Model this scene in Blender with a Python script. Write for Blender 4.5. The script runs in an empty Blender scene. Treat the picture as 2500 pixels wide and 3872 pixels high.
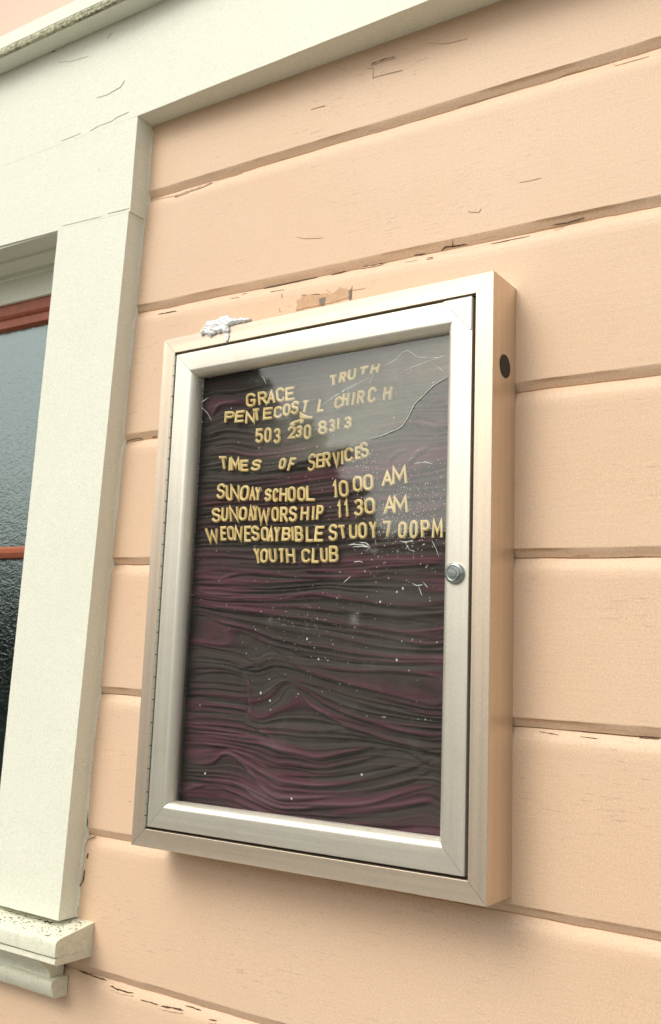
import bpy, bmesh, math, random
import numpy as np
from mathutils import Vector, Matrix, noise
random.seed(7); rng = np.random.default_rng(7)
scn = bpy.context.scene
COL = scn.collection
Z0 = 1.30                      # height of the notice case's lower edge above the pavement
# ------------------------------------------------------------------ camera
cam = bpy.data.cameras.new('camera'); cam_ob = bpy.data.objects.new('camera', cam); COL.objects.link(cam_ob)
R_ = ((0.8277416, 0.5599134, 0.0366183), (-0.0592769, 0.1521534, -0.9865777), (-0.5579697, 0.8144608, 0.1591337))
m = Matrix.Identity(4)
for i in range(3):
    m[i][0] = R_[0][i]; m[i][1] = -R_[1][i]; m[i][2] = -R_[2][i]
m[0][3], m[1][3], m[2][3] = 1.1681638, -1.2598444, 0.2756586 + Z0
cam_ob.matrix_world = m
cam.sensor_fit = 'VERTICAL'; cam.sensor_width = 24; cam.sensor_height = 36; cam.lens = 3794.65 / 3872 * 36
cam.clip_start = 0.05; cam.clip_end = 500
cam.dof.use_dof = True; cam.dof.focus_distance = 1.50; cam.dof.aperture_fstop = 8.0
scn.camera = cam_ob
# ------------------------------------------------------------------ sky and sun (bright overcast)
SUN_DIR = Vector((-0.38, -0.85, 1.0)).normalized()      # towards the sun
w = bpy.data.worlds.new('World'); scn.world = w; w.use_nodes = True
nt = w.node_tree; nt.nodes.clear()
out = nt.nodes.new('ShaderNodeOutputWorld'); bg = nt.nodes.new('ShaderNodeBackground')
sky = nt.nodes.new('ShaderNodeTexSky'); sky.sky_type = 'NISHITA'; sky.sun_disc = False
sky.sun_elevation = math.asin(SUN_DIR.z); sky.sun_rotation = math.atan2(SUN_DIR.x, SUN_DIR.y)
sky.air_density = 1.0; sky.dust_density = 4.0; sky.ozone_density = 1.0
hs = nt.nodes.new('ShaderNodeHueSaturation'); hs.inputs['Saturation'].default_value = 0.22
mx = nt.nodes.new('ShaderNodeMix'); mx.data_type = 'RGBA'; mx.blend_type = 'MULTIPLY'; mx.inputs[0].default_value = 1.0
mx.inputs[7].default_value = (1.0, 0.985, 0.92, 1)          # the thin cloud layer's warm white
nt.links.new(sky.outputs[0], hs.inputs['Color']); nt.links.new(hs.outputs[0], mx.inputs[6])
nt.links.new(mx.outputs[2], bg.inputs[0]); bg.inputs[1].default_value = 0.14
nt.links.new(bg.outputs[0], out.inputs[0])
sl = bpy.data.lights.new('sun', 'SUN'); sl.energy = 0.85; sl.angle = math.radians(36); sl.color = (1.0, 0.93, 0.82)
sun = bpy.data.objects.new('sun', sl); COL.objects.link(sun); sun.rotation_euler = SUN_DIR.to_track_quat('Z', 'Y').to_euler()
scn.view_settings.view_transform = 'Standard'; scn.view_settings.look = 'None'
scn.view_settings.gamma = 1.0; scn.view_settings.use_curve_mapping = False
scn.view_settings.exposure = 0.42
scn.render.engine = 'CYCLES'
# ---- measured layout tables, metres on the wall plane (x along the wall, z above the case foot)
GR=[(1.83427,-0.0185),(1.60527,-0.0185),(1.37627,-0.0185),(1.14727,-0.0185),(0.92235,-0.02318),(0.67933,-0.00844),(0.45141,-0.01873),(0.22426,-0.01444),(-0.01511,-0.01018),(-0.23728,-0.00698),(-0.46628,-0.00698),(-0.69528,-0.00698),(-0.92428,-0.00698)]
CRACKS=[(3.2,[(-0.0713,1.1377),(-0.0477,1.1382),(-0.0277,1.1402),(-0.0047,1.1408),(0.0171,1.1431)]),(1,[(0.0171,1.1431),(0.052,1.1432),(0.0867,1.1421)]),(1.2,[(-0.1427,1.1454),(-0.1144,1.1438),(-0.0713,1.1377)]),(1.6,[(0.2349,1.2157),(0.2636,1.2139)]),(2.8,[(0.3528,1.2596),(0.3733,1.26),(0.3987,1.2574)]),(1.4,[(0.3439,1.2546),(0.3573,1.2509),(0.3571,1.2311)]),(1.2,[(0.3578,1.234),(0.3823,1.2324),(0.4123,1.2288)]),(2.6,[(0.1473,0.9172),(0.1839,0.9162),(0.2234,0.9165),(0.2561,0.9151)]),(1.6,[(0.0752,0.9104),(0.097,0.9093)]),(2.2,[(-0.0945,0.9121),(-0.0703,0.9111),(-0.0482,0.9103)]),(1.4,[(0.0995,0.9151),(0.1112,0.9152)]),(2.8,[(0.4849,0.9115),(0.4913,0.9145),(0.5125,0.9129),(0.5293,0.9118)]),(1.8,[(0.5071,0.9206),(0.5049,0.914)]),(2.2,[(0.2841,0.9133),(0.3127,0.9144)]),(2.2,[(0.3419,0.9153),(0.3652,0.9133),(0.384,0.9134)]),(2.0,[(0.4381,0.9137),(0.4574,0.9126)]),(2.2,[(0.4624,0.9033),(0.4736,0.9025)]),(1.6,[(0.4238,0.9041),(0.4466,0.9031)]),(1.8,[(0.5675,0.9032),(0.5962,0.9028),(0.6285,0.9021)]),(1.8,[(0.6628,0.9111),(0.683,0.9093),(0.7087,0.9102)]),(1.6,[(0.6638,0.9019),(0.6791,0.9039)]),(1.4,[(0.7483,1.1338),(0.7551,1.1232),(0.7767,1.1227),(0.8017,1.1214)]),(1.2,[(0.5117,1.1393),(0.5826,1.1366),(0.6505,1.1332),(0.6829,1.1363),(0.7453,1.1333)]),(0.9,[(0.5321,0.9605),(0.5497,0.9546),(0.5538,0.959)]),(0.9,[(0.6139,0.9853),(0.6337,0.9835),(0.6467,0.9833)]),(0.9,[(0.4522,1.2628),(0.4905,1.2475),(0.5274,1.2436)]),(1.0,[(0.2152,0.9912),(0.2375,0.9835),(0.2701,0.9777)]),(1.6,[(0.6918,0.4406),(0.7141,0.4409)]),(1.4,[(0.7431,0.4376),(0.751,0.4375)]),(1.4,[(0.7683,0.4374),(0.7831,0.4377)]),(2,[(-0.1569,0.6818),(-0.1332,0.6835),(-0.117,0.6832)]),(2,[(-0.0933,0.6824),(-0.0801,0.6819)]),(2.6,[(-0.18,-0.0309),(-0.1787,-0.0225),(-0.1629,-0.0147)]),(3,[(-0.1834,-0.2371),(-0.1514,-0.2382),(-0.1132,-0.2393)]),(3.2,[(-0.1024,-0.2454),(-0.0778,-0.2469),(-0.0479,-0.2459)]),(2.2,[(-0.0293,-0.2515),(-0.0106,-0.2511),(0.0101,-0.2515)]),(3.6,[(0.015,-0.2516),(0.0372,-0.2502),(0.0611,-0.2488)]),(2.2,[(0.0624,-0.2424),(0.0953,-0.2431)]),(3,[(0.1146,-0.2512),(0.1293,-0.2502)]),(1.8,[(0.6444,0.2112),(0.6724,0.2086)]),(1.8,[(0.6998,0.2087),(0.7236,0.2071)]),(2,[(0.7749,0.2119),(0.7996,0.2115)]),(1.0,[(-0.0844,0.0502),(-0.0798,0.0526)]),(2.2,[(0.2316,0.8868),(0.25,0.8833),(0.2693,0.8815)]),(2.0,[(0.2671,0.8753),(0.2817,0.8732)]),(1.8,[(0.1904,0.897),(0.192,0.8888)]),(2.2,[(0.3265,0.863),(0.3271,0.8746),(0.331,0.8826)]),(1.6,[(0.299,0.8806),(0.3068,0.8808),(0.3069,0.8867)]),(1.5,[(0.2803,0.8871),(0.2917,0.8778)]),(1.2,[(0.187,0.8723),(0.1889,0.8643)]),(1.2,[(0.3287,0.8758),(0.355,0.8745)]),(1.2,[(0.1649,0.9061),(0.1948,0.9039)])]
JOINT_CRACKS=[(2,[(-0.1552,0.8514),(-0.16,0.8355)]),(2.4,[(-0.167,0.8039),(-0.1676,0.7792),(-0.168,0.7568)]),(1.6,[(-0.1601,0.8209),(-0.1608,0.8163)]),(1.6,[(-0.1727,0.6789),(-0.1743,0.6696)]),(1.6,[(-0.1701,0.4951),(-0.1676,0.4846)]),(2,[(-0.1758,0.4783),(-0.1763,0.4687)]),(2.2,[(-0.1796,0.302),(-0.1791,0.283)]),(1.5,[(-0.183,0.0942),(-0.1826,0.0826)]),(1.6,[(-0.1815,0.0479),(-0.1777,0.0052),(-0.1789,0.0007)]),(2.2,[(-0.1703,-0.0438),(-0.1731,-0.0526)]),(2,[(-0.1758,-0.0713),(-0.1781,-0.0886),(-0.1871,-0.1044)]),(1.8,[(-0.1862,-0.1122),(-0.1855,-0.1457)]),(1.6,[(-0.1487,1.1027),(-0.1502,1.0708)]),(1.4,[(-0.1567,1.0509),(-0.1585,1.0214)]),(2.2,[(-0.1502,1.1506),(-0.1467,1.1367)]),(2.2,[(-0.1579,0.9326),(-0.1588,0.9181)])]
PATCH=[(0.2214,0.8772),(0.2273,0.8798),(0.2342,0.8839),(0.243,0.8847),(0.2676,0.8806),(0.2813,0.8804),(0.2917,0.8769),(0.3083,0.8841),(0.3253,0.8779),(0.3295,0.8712),(0.3275,0.8643),(0.3025,0.8631),(0.2822,0.8618),(0.251,0.8628),(0.2211,0.8622),(0.2253,0.8705)]
SPOTS=[[(0.325,0.8765),(0.3293,0.8765),(0.3302,0.8696),(0.3296,0.8607),(0.3259,0.8614)],[(0.2686,0.8739),(0.281,0.8733),(0.2805,0.8687),(0.2781,0.8614),(0.2698,0.8623)]]
TRIM_CRACKS=[(1.4,[(-0.3521,1.3062),(-0.2962,1.307)]),(1.6,[(-0.2684,1.3035),(-0.2449,1.3078),(-0.2094,1.3062),(-0.1953,1.3109),(-0.1638,1.3115)]),(2.6,[(-0.4303,1.5412),(-0.4221,1.5281),(-0.408,1.5213),(-0.3917,1.5166)]),(1.6,[(-0.3729,1.5226),(-0.3712,1.5134)]),(1.4,[(-0.2399,1.49),(-0.2335,1.4979),(-0.226,1.4998)]),(1.2,[(-0.3832,1.4887),(-0.3434,1.4776),(-0.2926,1.4712)]),(1.6,[(-0.2575,1.3705),(-0.2274,1.3678),(-0.1927,1.3725),(-0.1822,1.3825)]),(1.2,[(-0.3273,1.1205),(-0.2722,1.1173),(-0.2188,1.1143)]),(1.3,[(-0.2016,1.1158),(-0.1448,1.1128)]),(2.0,[(-0.2385,1.219),(-0.2298,1.2087)])]
FOLDS=[(4,4,[(0.1308,0.4195),(0.1765,0.4256),(0.2571,0.4198),(0.3621,0.4158),(0.4321,0.418)]),(2.5,3.5,[(0.0747,0.4141),(0.1484,0.4093),(0.2305,0.404),(0.326,0.4075)]),(2,3,[(0.08,0.4023),(0.1112,0.3936),(0.1909,0.3938)]),(4,4,[(0.2589,0.3869),(0.3119,0.3909),(0.3634,0.3842),(0.4335,0.3753),(0.522,0.3679)]),(2.5,3.5,[(0.1713,0.3783),(0.2517,0.3761),(0.3461,0.3664),(0.434,0.3602),(0.5224,0.3489)]),(3.5,4,[(0.0732,0.3758),(0.172,0.3677),(0.2911,0.3559),(0.4003,0.3427),(0.5229,0.328)]),(3.5,4,[(0.0784,0.3658),(0.1313,0.3511),(0.1904,0.3369),(0.2235,0.32),(0.2558,0.302),(0.2872,0.2845),(0.3322,0.2709),(0.4034,0.2588),(0.4706,0.2474),(0.5248,0.2388)]),(2.5,4,[(0.2133,0.3575),(0.329,0.3408),(0.4349,0.3299),(0.5232,0.3141)]),(3,5,[(0.2626,0.3174),(0.2938,0.3027),(0.3671,0.2954),(0.5236,0.2929)]),(3.5,4.5,[(0.0668,0.3163),(0.1344,0.3076),(0.1848,0.2974),(0.2178,0.2826)]),(2.5,3.5,[(0.0704,0.2983),(0.1565,0.2905),(0.1778,0.28),(0.2057,0.2854)]),(3.5,4,[(0.0729,0.2674),(0.1284,0.2733),(0.1744,0.2689),(0.1918,0.2508),(0.1974,0.2263),(0.2067,0.2053),(0.2381,0.204)]),(1.8,2.2,[(0.0738,0.2561),(0.1381,0.2558),(0.1957,0.2522)]),(1.8,2.2,[(0.0745,0.2464),(0.1387,0.2463),(0.1963,0.2429)]),(1.8,2.2,[(0.0752,0.2374),(0.1394,0.2375),(0.1969,0.2343)]),(1.8,2.2,[(0.076,0.2284),(0.14,0.2287),(0.1974,0.2257)]),(1.8,2.2,[(0.0767,0.2194),(0.1406,0.2199),(0.1979,0.2171)]),(1.8,2.2,[(0.0774,0.2105),(0.1412,0.2112),(0.1985,0.2085)]),(1.8,2.2,[(0.0781,0.2009),(0.1419,0.2018),(0.1991,0.1994)]),(1.8,2.2,[(0.0789,0.1913),(0.1425,0.1925),(0.1996,0.1902)]),(1.8,2.2,[(0.0796,0.1818),(0.1432,0.1831),(0.2002,0.1811)]),(1.8,2.2,[(0.0803,0.1729),(0.1438,0.1745),(0.2008,0.1726)]),(3.5,4,[(0.3243,0.2854),(0.3852,0.2813),(0.4531,0.2832),(0.524,0.277)]),(4.5,4,[(0.2654,0.2657),(0.2968,0.2428),(0.3198,0.2261),(0.3708,0.2056),(0.4227,0.1946),(0.4723,0.1853),(0.5261,0.177)]),(3.5,4,[(0.2734,0.2599),(0.3039,0.2491),(0.3339,0.2341),(0.3877,0.218),(0.4555,0.2049),(0.5257,0.1957)]),(2.5,4,[(0.2417,0.2771),(0.273,0.2659),(0.3329,0.2561),(0.404,0.2416),(0.471,0.2335),(0.5252,0.2226)]),(2,4,[(0.2309,0.1945),(0.2994,0.1921),(0.3884,0.2009)]),(3,4,[(0.0811,0.1635),(0.1572,0.1593),(0.2065,0.1446),(0.2385,0.1321)]),(3.5,6,[(0.2166,0.1725),(0.2636,0.1607),(0.3195,0.1546),(0.3551,0.161),(0.4065,0.1752),(0.4299,0.1797)]),(3,5,[(0.2341,0.1407),(0.3019,0.1425),(0.373,0.1516),(0.4401,0.1707)]),(3,4,[(0.2503,0.1266),(0.3386,0.1317),(0.4076,0.1445),(0.473,0.1622)]),(4,4,[(0.1456,0.1492),(0.1785,0.1455),(0.2078,0.1236),(0.2364,0.1023),(0.2673,0.0934),(0.3399,0.1033),(0.4087,0.1155),(0.4737,0.1364),(0.5173,0.1576)]),(4,5,[(0.0855,0.107),(0.1195,0.1069),(0.1893,0.1039),(0.2217,0.089),(0.2681,0.0796),(0.3405,0.0898),(0.4092,0.1003),(0.4741,0.1216),(0.5209,0.1366)]),(3,4,[(0.3887,0.1924),(0.4396,0.1859),(0.5261,0.177)]),(3,4,[(0.4233,0.1764),(0.4726,0.1763),(0.5266,0.1543)]),(2.5,4,[(0.2511,0.1125),(0.3392,0.1189),(0.408,0.132),(0.4733,0.1513),(0.517,0.1709)]),(3,6,[(0.3411,0.078),(0.4426,0.0955),(0.5182,0.1178)]),(2.5,4,[(0.0784,0.0876),(0.1324,0.1019),(0.19,0.092),(0.2533,0.0745)]),(3,4,[(0.2474,0.1775),(0.2114,0.1934),(0.1902,0.2136)]),(2.5,4,[(0.0792,0.1317),(0.126,0.1322),(0.1579,0.1501),(0.1948,0.1406),(0.2508,0.1183)]),(2.6,3.5,[(0.0867,0.6729),(0.1293,0.6741),(0.1792,0.6693),(0.2313,0.665)]),(2.6,3.5,[(0.0837,0.6547),(0.1195,0.6626),(0.1804,0.6495)]),(2.6,3.5,[(0.0849,0.6394),(0.1358,0.6393),(0.1817,0.6282),(0.2241,0.6193),(0.2909,0.6222)]),(2.6,3.5,[(0.0752,0.6235),(0.1328,0.6231),(0.1826,0.6135),(0.2341,0.6135),(0.3097,0.6157)]),(2.6,3.5,[(0.0779,0.5881),(0.1357,0.5801),(0.1967,0.5801)]),(2.6,3.5,[(0.0782,0.7302),(0.1085,0.7296),(0.1515,0.7173)]),(2.6,3.5,[(0.0856,0.6883),(0.1058,0.7062),(0.1482,0.7044)]),(2.6,3.5,[(0.0811,0.6028),(0.1136,0.5967)]),(2.6,3.5,[(0.1255,0.576),(0.1609,0.5733),(0.1971,0.5737),(0.2556,0.5737)]),(3.5,5,[(0.4299,0.5828),(0.4469,0.5938),(0.4625,0.5964)]),(3.5,5,[(0.4631,0.5743),(0.4827,0.5904),(0.4977,0.5972)]),(3.5,5,[(0.4689,0.6472),(0.4967,0.6398),(0.5225,0.63)]),(3.5,5,[(0.372,0.6498),(0.4372,0.6537)]),(3.5,5,[(0.4057,0.6332),(0.4691,0.6374),(0.5212,0.6179)]),(3.5,5,[(0.4962,0.662),(0.5203,0.6645)]),(3.2,4.5,[(0.4653,0.5007),(0.4983,0.5046),(0.5208,0.509)]),(3.2,4.5,[(0.4068,0.4582),(0.4497,0.4609),(0.5218,0.4629)]),(3.2,4.5,[(0.3991,0.4293),(0.4506,0.4293),(0.5209,0.4315)]),(3.2,4.5,[(0.2897,0.4278),(0.3458,0.4233),(0.4064,0.4217)])]
LETTERS=[('G',(0.163,0.6941),(0.1824,0.6936),(0.1607,0.7179)),('R',(0.1885,0.6943),(0.2069,0.6938),(0.1854,0.7172)),('A',(0.2069,0.694),(0.2228,0.6936),(0.2056,0.7162)),('C',(0.2243,0.6951),(0.2409,0.6947),(0.2221,0.7189)),('E',(0.2429,0.6944),(0.2622,0.6939),(0.2401,0.7173)),('T',(0.3297,0.7066),(0.3406,0.707),(0.3281,0.7236)),('R',(0.3427,0.709),(0.355,0.7095),(0.3457,0.7264)),('U',(0.3587,0.7105),(0.3735,0.7111),(0.3603,0.7287)),('T',(0.3783,0.7166),(0.3933,0.7171),(0.3811,0.7301)),('H',(0.3974,0.7161),(0.4122,0.7166),(0.4009,0.7309)),('P',(0.1207,0.6725),(0.1403,0.6718),(0.1228,0.6913)),('E',(0.1433,0.67),(0.1626,0.6693),(0.144,0.6904)),('N',(0.1631,0.6667),(0.1825,0.6661),(0.163,0.6878)),('T',(0.1823,0.6692),(0.196,0.6687),(0.1795,0.6892)),('E',(0.2009,0.6684),(0.2196,0.6678),(0.2009,0.6885)),('C',(0.2195,0.669),(0.2366,0.6684),(0.2203,0.6891)),('O',(0.239,0.67),(0.253,0.6695),(0.2394,0.6908)),('S',(0.2552,0.67),(0.2702,0.6695),(0.2563,0.6927)),('T',(0.2748,0.6714),(0.2862,0.671),(0.2772,0.6917)),('A',(0.2978,0.6624),(0.2728,0.674),(0.2839,0.6593)),('C',(0.2526,0.6588),(0.2577,0.6519),(0.2781,0.6623)),('L',(0.3036,0.6692),(0.3169,0.6688),(0.3063,0.6904)),('C',(0.3344,0.6706),(0.349,0.6703),(0.3381,0.689)),('H',(0.3506,0.672),(0.3624,0.6718),(0.3521,0.6931)),('I',(0.3666,0.6722),(0.37,0.6722),(0.3702,0.6929)),('R',(0.375,0.673),(0.388,0.6727),(0.3785,0.6933)),('C',(0.3941,0.6725),(0.408,0.6722),(0.3965,0.6967)),('H',(0.419,0.6741),(0.4325,0.6738),(0.4238,0.694)),('5',(0.1866,0.6321),(0.2019,0.6313),(0.1859,0.6566)),('0',(0.2047,0.6308),(0.2188,0.6301),(0.204,0.6562)),('3',(0.2213,0.6282),(0.2359,0.6274),(0.2206,0.6536)),('2',(0.2507,0.6332),(0.2654,0.6324),(0.2504,0.6535)),('3',(0.2654,0.6326),(0.2778,0.6319),(0.2651,0.6535)),('0',(0.2813,0.6285),(0.2952,0.6277),(0.2793,0.6532)),('8',(0.3085,0.6331),(0.3255,0.6322),(0.3063,0.6559)),('3',(0.328,0.6349),(0.3394,0.6343),(0.3278,0.6558)),('(',(0.341,0.6382),(0.3452,0.6379),(0.3409,0.6574)),('3',(0.3542,0.6374),(0.368,0.6371),(0.3538,0.657)),('T',(0.117,0.5961),(0.1324,0.5948),(0.1142,0.6178)),('I',(0.1353,0.5918),(0.1389,0.5915),(0.1333,0.6152)),('M',(0.1403,0.5917),(0.1595,0.5901),(0.138,0.6132)),('E',(0.1602,0.5887),(0.1766,0.5874),(0.1598,0.6079)),('S',(0.1793,0.5881),(0.198,0.5865),(0.1834,0.6071)),('O',(0.2348,0.5857),(0.248,0.5845),(0.236,0.605)),('F',(0.251,0.5821),(0.2634,0.581),(0.2559,0.6039)),('S',(0.2861,0.5787),(0.3018,0.5789),(0.2888,0.6064)),('E',(0.3044,0.5822),(0.3182,0.5824),(0.3048,0.6048)),('R',(0.3195,0.5812),(0.3336,0.5814),(0.3191,0.605)),('V',(0.3364,0.5798),(0.3498,0.58),(0.3346,0.6043)),('I',(0.3514,0.5836),(0.3548,0.5837),(0.3498,0.606)),('C',(0.3592,0.5858),(0.3742,0.5864),(0.3573,0.6082)),('E',(0.3758,0.5886),(0.3865,0.589),(0.3746,0.6094)),('S',(0.3861,0.5898),(0.4015,0.5904),(0.3839,0.6134)),('S',(0.1121,0.5475),(0.1295,0.5461),(0.114,0.5731)),('U',(0.1308,0.5434),(0.1443,0.5423),(0.1315,0.5693)),('N',(0.1415,0.543),(0.1607,0.5414),(0.1398,0.5687)),('O',(0.1622,0.5408),(0.179,0.5394),(0.1612,0.5671)),('A',(0.1789,0.5405),(0.192,0.5394),(0.1784,0.5618)),('Y',(0.192,0.5396),(0.2039,0.5386),(0.191,0.5616)),('S',(0.2115,0.5367),(0.2241,0.5357),(0.2118,0.5577)),('C',(0.2261,0.535),(0.2369,0.5341),(0.2259,0.5574)),('H',(0.2396,0.5346),(0.255,0.5333),(0.2395,0.5572)),('O',(0.2565,0.5331),(0.2713,0.5319),(0.2559,0.5575)),('O',(0.2735,0.5334),(0.2888,0.5321),(0.2726,0.5563)),('L',(0.2918,0.5322),(0.3084,0.5308),(0.2902,0.5565)),('1',(0.341,0.5336),(0.3483,0.5337),(0.3383,0.56)),('0',(0.3505,0.5339),(0.3665,0.5341),(0.3479,0.5596)),('0',(0.3748,0.5399),(0.3914,0.5401),(0.3724,0.5643)),('0',(0.3935,0.5404),(0.4097,0.5406),(0.3911,0.5654)),('A',(0.4235,0.545),(0.4412,0.5452),(0.422,0.5679)),('M',(0.4429,0.5458),(0.4666,0.5461),(0.4404,0.5723)),('S',(0.1056,0.5095),(0.1232,0.5083),(0.1042,0.5337)),('U',(0.1237,0.5101),(0.1377,0.5092),(0.1233,0.5341)),('N',(0.1414,0.5088),(0.1603,0.5075),(0.1397,0.5339)),('O',(0.1614,0.5094),(0.1776,0.5082),(0.1603,0.5326)),('A',(0.1784,0.5084),(0.19,0.5076),(0.1773,0.5323)),('Y',(0.189,0.5081),(0.1989,0.5074),(0.1875,0.5324)),('W',(0.1998,0.5022),(0.2238,0.5005),(0.1998,0.5285)),('O',(0.2265,0.5042),(0.2406,0.5032),(0.2255,0.5277)),('R',(0.2429,0.5028),(0.2578,0.5018),(0.2419,0.5269)),('S',(0.2604,0.5019),(0.2766,0.5007),(0.2595,0.5267)),('H',(0.281,0.5031),(0.297,0.5019),(0.2802,0.5257)),('I',(0.3032,0.5021),(0.3068,0.5019),(0.3025,0.5246)),('P',(0.3116,0.502),(0.3246,0.501),(0.3108,0.5253)),('1',(0.3496,0.5031),(0.3564,0.503),(0.3474,0.529)),('1',(0.3623,0.5039),(0.369,0.5038),(0.3602,0.5297)),('3',(0.3785,0.5036),(0.3949,0.5033),(0.3764,0.5297)),('0',(0.3962,0.5056),(0.4137,0.5053),(0.3942,0.5304)),('A',(0.4289,0.5037),(0.4485,0.5034),(0.4284,0.5289)),('M',(0.4454,0.5042),(0.4695,0.5038),(0.4433,0.5293)),('W',(0.0958,0.4759),(0.121,0.4749),(0.0918,0.501)),('E',(0.1249,0.4789),(0.1378,0.4783),(0.1236,0.5026)),('O',(0.1398,0.4785),(0.1541,0.4779),(0.139,0.5018)),('N',(0.1527,0.4776),(0.169,0.4769),(0.1515,0.5019)),('E',(0.1737,0.4748),(0.1881,0.4742),(0.1724,0.5008)),('S',(0.1884,0.4756),(0.2039,0.4749),(0.1865,0.5001)),('O',(0.2062,0.4748),(0.2211,0.4742),(0.2044,0.4979)),('A',(0.2219,0.4728),(0.2332,0.4723),(0.2202,0.496)),('Y',(0.2341,0.4722),(0.2456,0.4717),(0.2331,0.4961)),('B',(0.2488,0.4731),(0.265,0.4724),(0.2472,0.495)),('I',(0.2677,0.4723),(0.2714,0.4722),(0.2661,0.4947)),('B',(0.2745,0.4705),(0.2894,0.4699),(0.2728,0.4948)),('L',(0.293,0.4697),(0.3077,0.4691),(0.2914,0.4941)),('E',(0.3102,0.469),(0.3265,0.4683),(0.3087,0.494)),('S',(0.3346,0.4691),(0.3511,0.4687),(0.3334,0.495)),('T',(0.354,0.4722),(0.3658,0.4719),(0.3499,0.4929)),('U',(0.3703,0.4706),(0.3852,0.4702),(0.3694,0.4928)),('O',(0.3882,0.4698),(0.4028,0.4694),(0.3862,0.4945)),('Y',(0.4066,0.4704),(0.4196,0.4701),(0.404,0.495)),('7',(0.4299,0.4709),(0.4427,0.4705),(0.4292,0.4941)),('0',(0.4538,0.4673),(0.4677,0.4669),(0.4531,0.4923)),('0',(0.4714,0.4665),(0.4849,0.4661),(0.4706,0.4936)),('P',(0.4903,0.4671),(0.5044,0.4667),(0.4893,0.4925)),('M',(0.5077,0.4656),(0.5257,0.4651),(0.5057,0.4931)),('Y',(0.1978,0.4399),(0.2099,0.4395),(0.1939,0.4644)),('O',(0.2089,0.4401),(0.2239,0.4397),(0.2079,0.4631)),('U',(0.2269,0.4402),(0.2411,0.4398),(0.226,0.4627)),('T',(0.2455,0.4399),(0.255,0.4396),(0.2427,0.4625)),('H',(0.2588,0.4386),(0.2751,0.4381),(0.2571,0.4619)),('C',(0.288,0.438),(0.3038,0.4375),(0.2873,0.4597)),('L',(0.3056,0.4371),(0.319,0.4367),(0.3048,0.4608)),('U',(0.3213,0.4374),(0.3347,0.437),(0.3206,0.4605)),('B',(0.3379,0.4376),(0.3538,0.4371),(0.3371,0.4622))]
REFLECTION_EDGE=[(0.5362,0.6901),(0.5218,0.6844),(0.5115,0.6801),(0.4949,0.6668),(0.4823,0.6568),(0.4721,0.6387),(0.465,0.6287),(0.4552,0.6231),(0.4443,0.6204),(0.4311,0.6167),(0.4111,0.6133)]
SCRATCHES=[(2.2,[(0.3772,0.4606),(0.3896,0.4615),(0.4002,0.4596),(0.4107,0.4573)]),(2,[(0.3965,0.4635),(0.4071,0.4623),(0.4133,0.4576)]),(2,[(0.3845,0.4573),(0.4003,0.4577),(0.4142,0.4561),(0.4075,0.4504)]),(1.2,[(0.4225,0.4668),(0.4244,0.4586)]),(2,[(0.4631,0.4628),(0.4715,0.4603),(0.4846,0.4626)]),(1.2,[(0.4732,0.4573),(0.4784,0.4499),(0.4883,0.4466)]),(1.4,[(0.4817,0.5708),(0.4915,0.5726),(0.5014,0.572),(0.5128,0.5681)]),(1.6,[(0.4846,0.4025),(0.4911,0.3995),(0.5008,0.4008)]),(1.2,[(0.4944,0.3981),(0.4978,0.3909),(0.5003,0.3853)]),(1.2,[(0.5006,0.405),(0.5088,0.3964)]),(1.2,[(0.3706,0.4055),(0.3826,0.4149)]),(1.4,[(0.3871,0.4355),(0.3976,0.4359),(0.4029,0.4343)]),(1,[(0.5137,0.4613),(0.5203,0.4497),(0.5253,0.4382)]),(1.4,[(0.3194,0.6744),(0.3429,0.6876),(0.3663,0.6948),(0.3877,0.7006)]),(1.1,[(0.3363,0.6812),(0.3662,0.6977),(0.4056,0.7068)]),(1,[(0.4568,0.7068),(0.4753,0.7126),(0.5028,0.7183),(0.5312,0.7223)]),(1.2,[(0.5057,0.722),(0.5178,0.7209),(0.5267,0.723)]),(1,[(0.512,0.71),(0.5196,0.7062),(0.5257,0.6984)]),(1,[(0.4278,0.7209),(0.4498,0.729),(0.459,0.7376),(0.4684,0.739),(0.4842,0.7267),(0.5042,0.7223)]),(0.9,[(0.4042,0.6984),(0.4103,0.7105),(0.4181,0.7194)]),(1.3,[(0.0771,0.7104),(0.0918,0.717)]),(1,[(0.0766,0.7028),(0.0916,0.6909),(0.1023,0.6762)]),(1.2,[(0.2015,0.739),(0.208,0.7308),(0.2104,0.7247)])]
SPECKS=[(0.4601,0.3911),(0.4629,0.2977),(0.4337,0.3779),(0.2946,0.0972),(0.4119,0.1402),(0.3105,0.3249),(0.1293,0.1185),(0.4698,0.3961),(0.2476,0.2332),(0.2296,0.2436),(0.3321,0.2956)]
# ------------------------------------------------------------------ helpers
def V(x, y, z): return Vector((x, y, z + Z0))
def tag(o, label=None, cat=None, group=None, kind=None):
    if label: o['label'] = label
    if cat: o['category'] = cat
    if group: o['group'] = group
    if kind: o['kind'] = kind
    return o
def link(name, me, mat=None, parent=None):
    o = bpy.data.objects.new(name, me); COL.objects.link(o)
    if mat is not None and not me.materials: me.materials.append(mat)
    if parent is not None: o.parent = parent; o.matrix_parent_inverse = parent.matrix_world.inverted()
    return o
def empty(name, loc, label, cat):
    o = bpy.data.objects.new(name, None); COL.objects.link(o); o.location = loc; o.empty_display_size = .1
    bpy.context.view_layer.update(); return tag(o, label, cat)
def mesh(name, verts, faces, mat=None, parent=None, smooth=False):
    me = bpy.data.meshes.new(name); me.from_pydata([tuple(v) for v in verts], [], faces)
    bm = bmesh.new(); bm.from_mesh(me); bmesh.ops.recalc_face_normals(bm, faces=bm.faces); bm.to_mesh(me); bm.free()
    if smooth: me.polygons.foreach_set('use_smooth', [True] * len(me.polygons))
    me.update(); return link(name, me, mat, parent)
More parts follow.
